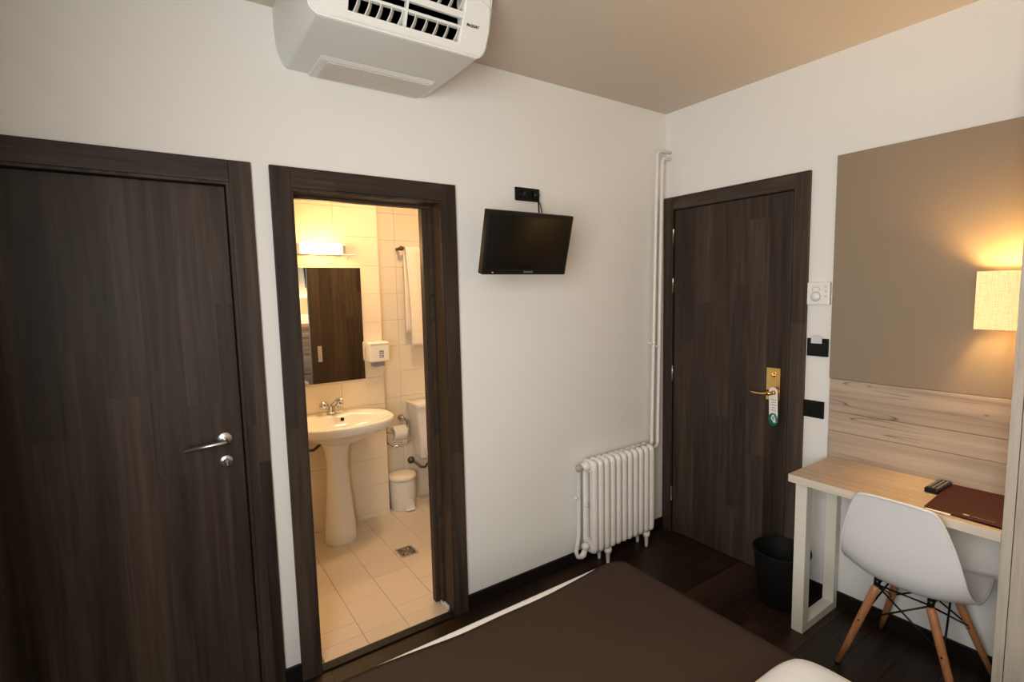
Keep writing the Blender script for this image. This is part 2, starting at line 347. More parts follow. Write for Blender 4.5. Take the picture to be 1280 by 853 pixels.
# window frame in the left wall
bm = new_bm()
for lo, hi in (((XL-.10, WY0, WZ0), (XL-.05, WY0+.05, WZ1)), ((XL-.10, WY1-.05, WZ0), (XL-.05, WY1, WZ1)), ((XL-.10, WY0+.05, WZ0), (XL-.05, WY1-.05, WZ0+.05)),
               ((XL-.10, WY0+.05, WZ1-.05), (XL-.05, WY1-.05, WZ1)), ((XL-.10, -2.14, WZ0+.05), (XL-.05, -2.10, WZ1-.05))): add_box(bm, lo, hi)
wn = struct('window_1', bm, M_WPL, 'white two-light window frame in the left wall', 'window')
# floor: sub floor + planks
bm = new_bm(); add_box(bm, (XL-.12, YF-.12, -0.10), (0.0, 0.0, -0.004))
fl = struct('floor', bm, M_SKIRT, 'very dark brown parquet floor of the room', 'floor')
pw, plen = 0.14, 1.10
mesh_cache = {}
for j in range(int(3.0/pw)+1):
    y1 = -j*pw; y0 = max(y1-pw, YF)
    if y1 <= YF: break
    x = -0.0 - [0, .45, .8, .25, .6][j % 5]
    xs = [0.0]
    while x > XL:
        if x < -0.01: xs.append(x)
        x -= plen
    xs.append(XL)
    for a, b in zip(xs, xs[1:]):
        key = (round(a-b, 3), round(y1-y0, 3))
        if key not in mesh_cache:
            t = bmesh.new(); add_box(t, (-(a-b)/2+.0008, -(y1-y0)/2+.0008, -.004), ((a-b)/2-.0008, (y1-y0)/2-.0008, 0.0), 0.0)
            for f in t.faces: pass
            me = bpy.data.meshes.new('plank'); t.to_mesh(me); t.free(); me.materials.append(M_FLOOR); mesh_cache[key] = me
        o = bpy.data.objects.new('plank', mesh_cache[key]); COL.objects.link(o); o.parent = fl
        o.location = ((a+b)/2, (y0+y1)/2, 0)
# skirting
def skirt(name, lo, hi, label):
    bm = new_bm(); add_box(bm, lo, hi, 0.003); struct(name, bm, M_SKIRT, label, 'baseboard')
HB = 0.077
skirt('baseboard_back', (-1.516, -0.013, 0), (-0.001, 0, HB), 'dark skirting board running behind the radiator')
skirt('baseboard_middle', (-2.372, -0.013, 0), (-2.311, 0, HB), 'short dark skirting piece between the two doorways')
skirt('baseboard_right', (-0.013, -1.735, 0), (0, -0.890, HB), 'dark skirting board under the desk')

# ------------------------------------------------------------------ door frames and doors
def casing_A(d, x0, x1, label_frame_parent):
    p = label_frame_parent
    T = 2.10
    for a, b in ((x0, d[0]+.002), (d[1]-.002, x1)):
        box_obj('frame_upright', (a, -0.018, 0), (b, 0.0, T), M_DWV, p, 0.002)
    box_obj('frame_head', (d[0]+.0025, -0.0175, 2.022), (d[1]-.0025, 0.0, T), M_DWX, p, 0.002)
# --- door 1
d1 = thing('door_1', (-2.83, 0, 0), 'closed dark wood door with satin steel lever at the left', 'door', kind='structure')
casing_A(D1, -3.285, -2.373, d1)
bm = new_bm()
add_box(bm, (-2.458, -0.012, 0), (-2.4455, 0.10, 2.030)); add_box(bm, (-3.2145, -0.012, 0), (-3.202, 0.10, 2.030)); add_box(bm, (-3.202, -0.012, 2.012), (-2.458, 0.10, 2.0295))
obj('door_lining', bm, M_DWV, d1)
box_obj('threshold', (-3.2015, 0.016, -0.003), (-2.4585, 0.09, 0.004), M_SKIRT, d1)  # strip added to close the light gap below the leaf
leaf = box_obj('door_leaf', (-3.199, 0.018, 0.006), (-2.461, 0.058, 2.009), M_DWV, d1, 0.002)
def rose(bm, c, d, r, t):
    M = disc_dir(c, d); add_lathe(bm, [(0.0001, 0), (r, 0), (r, t*0.75), (r*0.93, t), (0.0001, t)], c, 28, M=M)
bm = new_bm(); rose(bm, (-2.522, 0.018, 1.070), (0, -1, 0), 0.0265, 0.009)
add_tube(bm, [(-2.522, 0.010, 1.070), (-2.522, -0.034, 1.070), (-2.527, -0.042, 1.070), (-2.540, -0.045, 1.0695), (-2.655, -0.045, 1.063)], 0.0085, 14)
obj('door_handle', bm, M_STEEL, leaf)
bm = new_bm(); rose(bm, (-2.522, 0.018, 0.984), (0, -1, 0), 0.024, 0.008)
add_lathe(bm, [(0.0001, 0), (0.012, 0), (0.010, 0.012), (0.0001, 0.014)], (-2.522, 0.010, 0.984), 20, M=disc_dir(0, (0, -1, 0)))
add_box(bm, (-2.5255, -0.016, 0.972), (-2.5185, -0.002, 0.996), 0.002)
obj('thumb_turn', bm, M_STEEL, leaf)
# --- door 2: bathroom doorway
d2 = thing('door_2', (-1.91, 0, 0), 'dark wood door frame open to the lit bathroom', 'door', kind='structure')
casing_A(D2, -2.310, -1.516, d2)
bm = new_bm()
add_box(bm, (-2.2375, -0.010, 0.0), (-2.228, 0.118, 2.028)); add_box(bm, (-1.593, -0.010, 0.0), (-1.5835, 0.118, 2.028)); add_box(bm, (-2.228, -0.010, 2.012), (-1.593, 0.118, 2.028))
obj('door_lining', bm, M_DWV, d2)
bm = new_bm(); add_box(bm, (-2.2275, 0.088, 0.012), (-2.216, 0.1175, 2.0)); add_box(bm, (-1.605, 0.088, 0.012), (-1.5935, 0.1175, 2.0)); add_box(bm, (-2.2275, 0.088, 2.0), (-1.5935, 0.1175, 2.0118))
obj('door_stop', bm, M_DWX, d2)
box_obj('threshold', (-2.2275, -0.017, 0), (-1.5935, 0.030, 0.010), M_SKIRT, d2, 0.002)
# sliding leaf on the bathroom side, pushed open to the right
sl = thing('sliding_door', (-1.22, 0.15, 0.01), 'dark wood sliding door pushed open on the bathroom side, metal flush pull', 'sliding door')
sleaf = box_obj('door_leaf', (-1.625, 0.128, 0.014), (-0.845, 0.166, 2.06), M_DWV, sl, 0.002)
bm = new_bm(); add_box(bm, (-1.570, 0.166, 1.02), (-1.535, 0.169, 1.16), 0.001); add_box(bm, (-1.5635, 0.1685, 1.03), (-1.5415, 0.1705, 1.15), 0.0008)
obj('flush_pull', bm, M_STEEL, sleaf)
box_obj('top_rail', (-2.24, 0.128, 2.062), (-0.70, 0.160, 2.10), M_STEEL, sl, 0.002)
# small white floor guide at the jamb foot
bm = new_bm(); add_box(bm, (-1.606, 0.040, 0.010), (-1.5935, 0.115, 0.030), 0.002)
tag(obj('floor_guide', bm, M_WPL), 'small white guide block at foot of the bathroom door jamb', 'guide')
# --- door 3: entry door
d3 = thing('door_3', (0, -0.445, 0), 'closed dark wood entry door with gold lever plate', 'door', kind='structure')
for nm, lo, hi, mt in (('frame_upright', (-0.018, -0.888, 0), (0, -0.812, 2.163), M_DWV), ('frame_upright', (-0.018, -0.073, 0), (0, -0.004, 2.163), M_DWV),
                       ('frame_head', (-0.0175, -0.8115, 2.085), (0, -0.0735, 2.163), M_DWY)):
    box_obj(nm, lo, hi, mt, d3, 0.002)
bm = new_bm(); add_box(bm, (-0.008, -0.8145, 0), (0.10, -0.808, 2.0895)); add_box(bm, (-0.008, -0.077, 0), (0.10, -0.0705, 2.0895)); add_box(bm, (-0.008, -0.808, 2.081), (0.10, -0.077, 2.0895))
obj('door_lining', bm, M_SKIRT, d3)
box_obj('threshold', (-0.007, -0.8075, -0.003), (0.09, -0.0775, 0.004), M_SKIRT, d3)
leaf3 = box_obj('door_leaf', (-0.006, -0.804, 0.006), (0.036, -0.080, 2.079), M_DWV, d3, 0.002)
for z in (1.921, 1.617, 1.059, 0.262):
    bm = new_bm(); add_tube(bm, [(-0.013, -0.0755, z-.043), (-0.013, -0.0755, z+.043)], 0.0060, 10)
    add_tube(bm, [(-0.013, -0.0755, z-.048), (-0.013, -0.0755, z-.043)], [0.003, 0.0060], 10); add_tube(bm, [(-0.013, -0.0755, z+.043), (-0.013, -0.0755, z+.048)], [0.0060, 0.003], 10)
    obj('hinge', bm, M_STEEL, d3)
bm = new_bm(); add_box(bm, (-0.010, -0.764, 0.988), (-0.006, -0.690, 1.164), 0.0015)
hp = obj('handle_plate', bm, M_BRASS, leaf3)
bm = new_bm(); add_lathe(bm, [(0.0001, 0), (0.011, 0), (0.009, 0.012), (0.0001, 0.013)], (-0.010, -0.727, 1.125), 20, M=disc_dir(0, (-1, 0, 0)))
add_box(bm, (-0.034, -0.7305, 1.113), (-0.018, -0.7235, 1.137), 0.002)
obj('thumb_turn', bm, M_BRASS, leaf3)
bm = new_bm(); rose(bm, (-0.010, -0.740, 1.032), (-1, 0, 0), 0.017, 0.010)
add_tube(bm, [(-0.012, -0.740, 1.032), (-0.052, -0.740, 1.032), (-0.060, -0.734, 1.032), (-0.062, -0.720, 1.031), (-0.060, -0.690, 1.026), (-0.058, -0.655, 1.026), (-0.057, -0.622, 1.031)],
         [0.010, 0.010, 0.011, 0.009, 0.007, 0.0065, 0.006], 14)
obj('door_handle', bm, M_BRASS, leaf3)
# door hanger hanging on the handle neck
hg = thing('door_hanger', (-0.032, -0.74, 0.865), 'white paper door hanger with green disc on the gold handle', 'door hanger')
bm = new_bm(); out = []; inn = []
n = 40; yc = -0.742; hw = 0.0235
for k in range(n):
    a = 2*PI*k/n; c_, s_ = math.cos(a), math.sin(a)
    if s_ >= 0: out.append((yc+hw*c_, 1.040+hw*s_))
    else: out.append((yc-(-c_)*hw, 0.885 + hw*s_))
hole = [(yc+0.013*math.cos(2*PI*k/n), 1.035+0.013*math.sin(2*PI*k/n)) for k in range(n)]
X0, X1 = -0.0330, -0.0318
VO = [[bm.verts.new((x, y-0.25*(1.03-z)*0.12, z)) for y, z in out] for x in (X0, X1)]; VH = [[bm.verts.new((x, y, z)) for y, z in hole] for x in (X0, X1)]
for k in range(n):
    k2 = (k+1) % n
    bm.faces.new([VO[0][k], VO[0][k2], VH[0][k2], VH[0][k]]); bm.faces.new([VO[1][k], VH[1][k], VH[1][k2], VO[1][k2]])
    bm.faces.new([VO[0][k], VO[1][k], VO[1][k2], VO[0][k2]]); bm.faces.new([VH[0][k], VH[0][k2], VH[1][k2], VH[1][k]])
obj('paper_tag', bm, M_PAPER, hg)
bm = new_bm(); add_lathe(bm, [(0.0001, 0), (0.028, 0), (0.028, 0.0012), (0.0001, 0.0012)], (-0.0334, yc-0.003, 0.890), 32, sx=0.92, sy=1.25, M=disc_dir(0, (-1, 0, 0)))
gd = obj('green_disc', bm, M_GREEN, hg)
bm = new_bm(); cx = -0.0350
add_prism(bm, [(yc-.006-.004, .872), (yc-.006+.000, .876), (yc-.006+.014, .896), (yc-.006+.006, .917), (yc-.006+.002, .915), (yc-.006+.008, .896), (yc-.006-.006, .880)], 0, cx, cx+.0004)
add_prism(bm, [(yc-.006-.013, .876), (yc-.006-.008, .874), (yc-.006+.003, .914), (yc-.006-.001, .917)], 0, cx, cx+.0004)
obj('emblem', bm, M_PAPER, gd)
bm = new_bm()
for i, w in enumerate((.015, .012, .016, .010, .014)): add_box(bm, (-0.0336, yc-.003-w, 0.995-i*0.014), (-0.0330, yc-.003+w, 0.998-i*0.014))
obj('print_lines', bm, M_GREY, hg)

# ------------------------------------------------------------------ bathroom shell and tiles
BR, BLX, BYW, BYR, XE, HBC = -0.60, -2.75, 1.33, 1.48, -1.405, 2.60
bm = new_bm(); add_box(bm, (BLX, TW, -0.10), (BR, BYR+.1, 0.003)); add_box(bm, (D2[0]+.0105, 0.030, -0.10), (D2[1]-.0105, TW, 0.003))
bfl = struct('floor_bathroom', bm, M_FGROUT, 'beige tiled bathroom floor', 'floor')
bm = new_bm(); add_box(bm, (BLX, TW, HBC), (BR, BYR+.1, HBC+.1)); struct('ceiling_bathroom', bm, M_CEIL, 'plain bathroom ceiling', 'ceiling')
bm = new_bm(); add_box(bm, (BLX, BYW+.008, 0), (XE-.008, BYR+.1, HBC)); wsk = struct('wall_sink', bm, M_GROUT, 'cream tiled bathroom wall behind the sink and mirror', 'wall')
bm = new_bm(); add_box(bm, (XE-.008, BYR+.008, 0), (BR, BYR+.1, HBC)); wto = struct('wall_toilet', bm, M_GROUT, 'cream tiled recessed bathroom wall behind the toilet', 'wall')
bm = new_bm(); add_box(bm, (BLX-.1, TW, 0), (BLX, BYR+.1, HBC)); struct('wall_bathroom_left', bm, M_TILE, 'cream left wall of the bathroom', 'wall')
bm = new_bm(); add_box(bm, (BR, TW, 0), (BR+.1, BYR+.1, HBC)); struct('wall_bathroom_right', bm, M_TILE, 'cream right wall of the bathroom', 'wall')
TM = {}
def tile(parent, lo, hi, mat, g=0.0006):
    size = tuple(round(hi[i]-lo[i], 4) for i in range(3)); key = (size, mat.name)
    if key not in TM:
        t = bmesh.new(); gg = [g if s > 0.02 else 0 for s in size]
        add_box(t, [-size[i]/2+gg[i] for i in range(3)], [size[i]/2-gg[i] for i in range(3)], 0.0010, 1)
        me = bpy.data.meshes.new('tile'); t.to_mesh(me); t.free(); me.materials.append(mat); TM[key] = me
    o = bpy.data.objects.new('tile', TM[key]); COL.objects.link(o); o.parent = parent
    o.location = [(lo[i]+hi[i])/2 for i in range(3)]
TWD, THT, TZ0 = 0.30, 0.195, 0.045
zs = [0.008]+[TZ0+THT*k for k in range(13) if TZ0+THT*k < HBC]+[HBC]
xs = [XE-0.30*k for k in range(5)]+[BLX]
for a, b in zip(zs, zs[1:]):
    if b-a < 0.02: continue
    for c, d in zip(xs, xs[1:]): tile(wsk, (d, BYW, a), (c, BYW+.008, b), M_TILE)
    tile(wsk, (XE-.008, BYW, a), (XE, BYR, b), M_TILE)
    xr = [XE]+[-1.22+.30*k for k in range(3)]+[BR]
    for c, d in zip(xr, xr[1:]):
        if d-c > 0.01: tile(wto, (c, BYR, a), (d, BYR+.008, b), M_TILE)
cols = [BLX, -2.61, -2.41, -2.21, -2.01, -1.81, -1.604, -1.40, -1.20, -1.0, -0.8, BR]
offs = [.05, .22, .0, .226, .40, .222, .39, .22, .39, .22, .39]
for i, (a, b) in enumerate(zip(cols, cols[1:])):
    o0 = offs[i % len(offs)]; ys = sorted({TW} | {BYR} | {round(o0+.33*k, 4) for k in range(-1, 5) if TW+.02 < o0+.33*k < BYR-.02})
    if D2[0]+.02 < a < D2[1] or D2[0] < b < D2[1]+.03:
        aa, bb = max(a, D2[0]+.011), min(b, D2[1]-.011)
        if bb-aa > .02: tile(bfl, (aa, 0.031, 0.003), (bb, TW, 0.010), M_FTILE, 0.0008)
    for c, d in zip(ys, ys[1:]):
        if a > -1.42 and d > BYR: d = BYR
        if b <= XE+.01 and d > BYW: d = BYW
        if d-c > .01: tile(bfl, (a, c, 0.003), (b, d, 0.010), M_FTILE, 0.0008)
# bathroom ceiling lamp (above the frame), source of the light on the floor
bl = thing('ceiling_lamp', (-1.36, .68, HBC), 'square ceiling lamp in the middle of the bathroom ceiling', 'ceiling lamp')
box_obj('lamp_body', (-1.47, .57, HBC-.045), (-1.25, .79, HBC-.0005), M_WPL, bl, .004)
box_obj('diffuser', (-1.46, .58, HBC-.055), (-1.26, .78, HBC-.0455), M_TUBE, bl, .002)
# floor drain
dr = thing('floor_drain', (-1.54, 0.72, 0.010), 'square metal floor drain in the bathroom floor', 'drain')
bm = new_bm()
for lo, hi in (((-1.590, .662, .0102), (-1.580, .778, .013)), ((-1.492, .662, .0102), (-1.482, .778, .013)), ((-1.580, .662, .0102), (-1.492, .672, .013)), ((-1.580, .768, .0102), (-1.492, .778, .013))): add_box(bm, lo, hi)
obj('drain_frame', bm, M_STEEL, dr)
bm = new_bm(); add_box(bm, (-1.580, .672, .0102), (-1.492, .768, .0108)); obj('drain_pit', bm, mottled('drain_dark', (0.10, 0.075, 0.055), .6), dr)
bm = new_bm()
for r in (.012, .024, .036):
    for k in range(8):
        a = k*PI/4+r*20
        add_tube(bm, [(-1.536+r*math.cos(a+t), .72+r*math.sin(a+t), .0118) for t in (0, .2, .4, .55)], 0.0022, 6)
obj('drain_grate', bm, M_STEEL, dr)

# ------------------------------------------------------------------ sink
sk = thing('pedestal_sink', (-1.80, 1.10, 0.010), 'white ceramic pedestal sink under the bathroom mirror', 'sink')
def ell(cx, cy, rx, ry, z, n=48, back=1.318, p=2.3):
    out = []
    for k in range(n):
        a = 2*PI*k/n; c_, s_ = math.cos(a), math.sin(a)
        x = cx+rx*math.copysign(abs(c_)**(2/p), c_); y = cy+ry*math.copysign(abs(s_)**(2/p), s_)
        out.append((x, min(y, back), z))
    return out
SX, SY = -1.785, 1.085
bm = new_bm()
rings = [ell(SX, SY+.04, .07, .07, .655), ell(SX, SY+.03, .13, .12, .675), ell(SX, SY+.01, .22, .17, .715), ell(SX, SY, .290, .215, .752), ell(SX, SY, .314, .243, .764), ell(SX, SY, .322, .252, .770), ell(SX, SY, .326, .256, .808),
         ell(SX, SY, .322, .252, .817), ell(SX, SY, .312, .243, .820), ell(SX, SY-.045, .282, .172, .816, p=2.1), ell(SX, SY-.045, .270, .162, .804, p=2.1), ell(SX, SY-.045, .235, .140, .762, p=2.1), ell(SX, SY-.045, .15, .09, .728, p=2.1), ell(SX, SY-.04, .03, .03, .716, p=2)]
add_loft(bm, rings)
basin = obj('basin', bm, M_CER, sk, sharp=60)
bm = new_bm(); prof = [(.098, .010), (.102, .02), (.100, .06), (.086, .20), (.070, .40), (.066, .52), (.072, .60), (.090, .66), (.12, .71)]
add_lathe(bm, prof, (-1.815, 1.135, 0), 36, sx=1.0, sy=1.0); obj('pedestal', bm, M_CER, sk, sharp=60)
bm = new_bm(); add_lathe(bm, [(0.0001, 0), (.012, 0), (.012, .003), (.0001, .003)], (-1.752, 1.190, .790), 16, M=disc_dir(0, (0, -1, .35))); obj('overflow_ring', bm, M_BLKM, basin)
fc = thing('basin_tap', (SX-.005, 1.285, .825), 'chrome two-handle mixer tap on the sink rim', 'tap')
bm = new_bm(); TX, TY = -1.800, 1.262
add_lathe(bm, [(.028, .8205), (.030, .828), (.026, .845), (.024, .870), (.018, .884), (.0001, .888)], (TX, TY, 0), 22)
add_tube(bm, [(TX, TY, .865), (TX+.012, TY-.025, .892), (TX+.025, TY-.06, .918), (TX+.035, TY-.095, .932), (TX+.038, TY-.108, .925), (TX+.0385, TY-.110, .912)], [.014, .013, .012, .012, .012, .012], 14)
obj('spout', bm, M_CHROME, fc)
for s in (-1, 1):
    bm = new_bm(); d = Vector((s*.9, -.15, .42)).normalized(); p = Vector((TX, TY, .860))
    add_tube(bm, [p+d*.012, p+d*.040], .012, 12)
    add_lathe(bm, [(.012, 0), (.025, .004), (.028, .020), (.026, .038), (.017, .043), (.0001, .044)], p+d*.034, 8, M=disc_dir(0, d)); obj('tap_handle', bm, M_CHROME, fc)
bm = new_bm(); add_tube(bm, [(TX-.014, TY-.022, .842), (TX-.018, TY-.04, .812), (TX-.012, TY-.06, .778), (TX+.006, TY-.068, .758), (TX+.026, TY-.064, .775), (TX+.034, TY-.05, .806)], .0016, 6); obj('plug_chain', bm, M_STEEL, fc)
# pipes under the basin
bm = new_bm(); add_tube(bm, [(-2.02, 1.328, .615), (-2.02, 1.27, .615), (-1.98, 1.24, .61), (-1.93, 1.25, .60), (-1.88, 1.26, .63)], .010, 10); add_lathe(bm, [(.022, 0), (.022, .02), (.012, .03)], (-2.02, 1.33, .615), 14, M=disc_dir(0, (0, -1, 0)))
tag(obj('water_supply_valve', bm, M_HOSE), 'dark supply valve and hose on tiles below the basin', 'valve')
# mirror, lamp
mr = thing('wall_mirror', (-1.83, 1.325, 1.02), 'frameless rectangular mirror above the bathroom sink', 'mirror')
box_obj('glass', (-2.12, 1.3215, 1.0205), (-1.5405, 1.3260, 1.7845), M_MIRROR, mr); box_obj('backing', (-2.1195, 1.3261, 1.021), (-1.541, 1.3299, 1.784), M_GREY, mr)
ml = thing('mirror_lamp', (-1.80, 1.33, 1.87), 'glowing white bar lamp on a thin shelf above the mirror', 'wall lamp')
box_obj('shelf_rail', (-1.995, 1.232, 1.8620), (-1.605, 1.2400, 1.8665), M_STEEL, ml, .001)
box_obj('back_plate', (-1.965, 1.306, 1.867), (-1.655, 1.3299, 1.93), M_CHROME, ml, .001)
for xr in (-1.990, -1.610): box_obj('rail_arm', (xr-.003, 1.240, 1.8622), (xr+.003, 1.3299, 1.8663), M_STEEL, ml)
box_obj('end_cap', (-1.965, 1.245, 1.867), (-1.935, 1.305, 1.930), M_STEEL, ml, .003)
box_obj('end_cap', (-1.677, 1.245, 1.867), (-1.655, 1.305, 1.930), M_STEEL, ml, .003)
bm = new_bm(); add_box(bm, (-1.935, 1.243, 1.869), (-1.677, 1.305, 1.940), .014, 3); obj('diffuser', bm, M_TUBE, ml)
# soap dispenser
sd = thing('soap_dispenser', (-1.455, 1.30, 1.09), 'cream wall soap dispenser beside the mirror', 'soap dispenser')
bm = new_bm(); add_box(bm, (-1.527, 1.245, 1.135), (-1.385, 1.3299, 1.275), .012, 3); obj('housing', bm, M_CER, sd)
box_obj('cover_line', (-1.520, 1.2435, 1.255), (-1.392, 1.2449, 1.258), M_GREY, sd)
box_obj('sight_window', (-1.460, 1.2420, 1.165), (-1.430, 1.2449, 1.215), M_GREY, sd, .001)
bm = new_bm(); add_box(bm, (-1.500, 1.262, 1.103), (-1.415, 1.318, 1.135), .008, 3); obj('push_bar', bm, mottled('grey_plastic', (.25, .25, .25), .4), sd)
bm = new_bm()
for i in range(3): add_box(bm, (-1.457, 1.2412, 1.172+i*.013), (-1.437+.003*(i % 2), 1.2419, 1.177+i*.013))
obj('print_marks', bm, M_PAPER, sd)
# towel rail + towel
tr = thing('towel_rail', (-1.0, 1.48, 1.10), 'slim wall rail with dark end cap over the toilet', 'towel rail')
bm = new_bm(); add_tube(bm, [(-1.205, 1.415, 1.932), (-0.76, 1.415, 1.932)], .009, 12); obj('rail', bm, M_STEEL, tr)
for x in (-1.205, -0.76):
    bm = new_bm(); add_tube(bm, [(x, 1.479, 1.932), (x, 1.40, 1.932)], .012, 12); add_lathe(bm, [(.016, 0), (.018, .006), (.012, .014), (.0001, .016)], (x, 1.402, 1.932), 16, M=disc_dir(0, (0, -1, 0)))
    obj('bracket', bm, mottled('bronze_cap', (.10, .06, .03), .3, metal=0.7), tr)
bm = new_bm(); nx, pr = 30, []
def towel_y(x, z): return 0.004*math.sin(x*55+z*3)+0.0025*math.sin(z*90)
path = [(1.432, 1.30+.05*i) for i in range(13)]+[(1.430, 1.935), (1.4255, 1.944), (1.415, 1.947), (1.4045, 1.944), (1.400, 1.935)]+[(1.397-.0, 1.92-.0236*i) for i in range(31)]
g = []
for j, (y, z) in enumerate(path):
    row = []
    for i in range(nx+1):
        t = i/nx; x = -1.175+t*.37
        if j > 17: x += (1.93-z)*0.02*(1-t)+0.015*math.sin(min(1, (1.95-z)/.7)*2.2)*(1-t)
        row.append(bm.verts.new((x, y-(towel_y(x, z) if j > 17 else 0)-(.004 if j > 17 else 0), z)))
    g.append(row)
for a, b in zip(g, g[1:]):
    for i in range(nx):
        f = bm.faces.new([a[i], a[i+1], b[i+1], b[i]]); f.smooth = True
tw = obj('towel', bm, M_TOWEL); so = tw.modifiers.new('solid', 'SOLIDIFY'); so.thickness = .005; so.offset = 1
tag(tw, 'cream ribbed towel hanging over the rail above the toilet', 'towel')
# toilet
to = thing('toilet', (-1.0, 1.1, 0.01), 'white toilet with cistern at the right of the bathroom', 'toilet')
bm = new_bm()
def rect(x0, x1, y0, y1, z, r=.02):
    pts = []
    for cx, cy, a0 in ((x1-r, y1-r, 0), (x0+r, y1-r, PI/2), (x0+r, y0+r, PI), (x1-r, y0+r, 1.5*PI)):
        for k in range(5): pts.append((cx+r*math.cos(a0+k*PI/8), cy+r*math.sin(a0+k*PI/8), z))
    return pts
add_loft(bm, [rect(-1.14, -.84, 1.32, 1.465, .365), rect(-1.152, -.828, 1.298, 1.47, .40), rect(-1.180, -.80, 1.283, 1.472, .755)])
obj('cistern', bm, M_CER, to, sharp=50)
bm = new_bm(); add_loft(bm, [rect(-1.187, -.793, 1.272, 1.474, .757), rect(-1.190, -.790, 1.268, 1.475, .765), rect(-1.190, -.790, 1.268, 1.475, .785), rect(-1.180, -.800, 1.276, 1.472, .793)]); obj('cistern_lid', bm, M_CER, to, sharp=50)
bm = new_bm(); add_loft(bm, [ell(-.99, 1.13, .11, .20, .011, back=2), ell(-.99, 1.12, .10, .19, .15, back=2), ell(-.99, 1.08, .15, .24, .30, back=2), ell(-.99, 1.06, .185, .27, .38, back=2), ell(-.99, 1.06, .18, .265, .395, back=2)]); obj('bowl', bm, M_CER, to, sharp=60)
bm = new_bm(); add_loft(bm, [ell(-.99, 1.06, .187, .262, .3955, back=2), ell(-.99, 1.06, .190, .265, .405, back=2), ell(-.99, 1.06, .185, .26, .428, back=2)]); obj('seat_lid', bm, M_CER, to, sharp=60)
bm = new_bm(); add_box(bm, (-1.06, 1.29, .30), (-.92, 1.40, .40), .01); obj('outlet_block', bm, M_CER, to)
# cistern fill valve and hose
bm = new_bm(); add_lathe(bm, [(.024, 0), (.024, .006), (.012, .01), (.012, .04)], (-1.235, 1.48, .665), 16, M=disc_dir(0, (0, -1, 0)))
add_tube(bm, [(-1.235, 1.44, .665), (-1.215, 1.435, .655), (-1.20, 1.43, .63), (-1.197, 1.43, .585)], .010, 10); add_lathe(bm, [(.016, 0), (.018, .012), (.0001, .016)], (-1.235, 1.442, .665), 8, M=disc_dir(0, (-.3, -1, .2)))
add_tube(bm, [(-1.197, 1.43, .60), (-1.19, 1.43, .53), (-1.197, 1.435, .47)], .007, 8)
tag(obj('angle_valve', bm, M_CHROME), 'chrome angle valve on the wall beside the cistern', 'valve')
bm = new_bm(); add_lathe(bm, [(.028, 0), (.028, .008), (.018, .012), (.018, .03), (.0001, .032)], (-1.165, 1.48, .315), 18, M=disc_dir(0, (0, -1, 0)))
add_tube(bm, [(-1.165, 1.45, .315), (-1.15, 1.42, .305), (-1.12, 1.40, .27), (-1.085, 1.40, .262), (-1.055, 1.405, .29), (-1.045, 1.41, .345)], .009, 10)
tag(obj('flexible_hose', bm, M_HOSE), 'dark metal hose curving below the cistern', 'hose')
# paper holder
th = thing('toilet_roll_holder', (-1.30, 1.48, .50), 'chrome toilet roll holder between sink and cistern', 'toilet roll holder')
bm = new_bm(); add_box(bm, (-1.362, 1.468, .47), (-1.348, 1.4799, .66), .002); add_tube(bm, [(-1.355, 1.47, .57), (-1.355, 1.40, .575), (-1.345, 1.40, .575), (-1.215, 1.40, .575)], .004, 8)
add_tube(bm, [(-1.355, 1.47, .49), (-1.350, 1.36, .485), (-1.335, 1.352, .485), (-1.222, 1.352, .490), (-1.210, 1.36, .50), (-1.207, 1.40, .56), (-1.207, 1.43, .63)], .004, 8)
obj('holder_frame', bm, M_CHROME, th)
bm = new_bm(); add_lathe(bm, [(.018, -.050), (.050, -.050), (.053, -.046), (.053, .046), (.050, .050), (.018, .050), (.018, -.050)], (-1.281, 1.40, .572), 28, M=disc_dir(0, (1, 0, 0)))
tag(obj('toilet_roll', bm, M_PAPER), 'white toilet roll on the chrome holder', 'toilet roll')
# pedal bin
pb = thing('pedal_bin', (-1.30, 1.375, .01), 'small cream pedal bin on the bathroom floor by the sink wall corner', 'bin')
bm = new_bm(); add_lathe(bm, [(.088, .010), (.092, .016), (.096, .12), (.100, .232), (.0001, .234)], (-1.286, 1.368, 0), 36); obj('body', bm, M_BIN, pb, sharp=50)
bm = new_bm(); add_lathe(bm, [(.102, .236), (.105, .240), (.105, .258), (.094, .268), (.05, .274), (.0001, .276)], (-1.286, 1.368, 0), 36); obj('lid', bm, M_BINL, pb, sharp=50)
bm = new_bm(); rr = [[( -1.285+.026*t*.9, 1.372-.0775-.004-.0005, .012+.075*(1-t*t)) for t in (-1, -.66, -.33, 0, .33, .66, 1)]]
add_prism(bm, [(-1.270+.036*t, .014+.090*(1-t*t)) for t in (-1, -.8, -.5, -.2, 0, .2, .5, .8, 1)], 1, 1.2640, 1.285); obj('pedal_arch', bm, M_BINL, pb)
bm = new_bm(); add_box(bm, (-1.300, 1.245, .018), (-1.240, 1.275, .026), .003); obj('pedal', bm, M_WPL, pb)

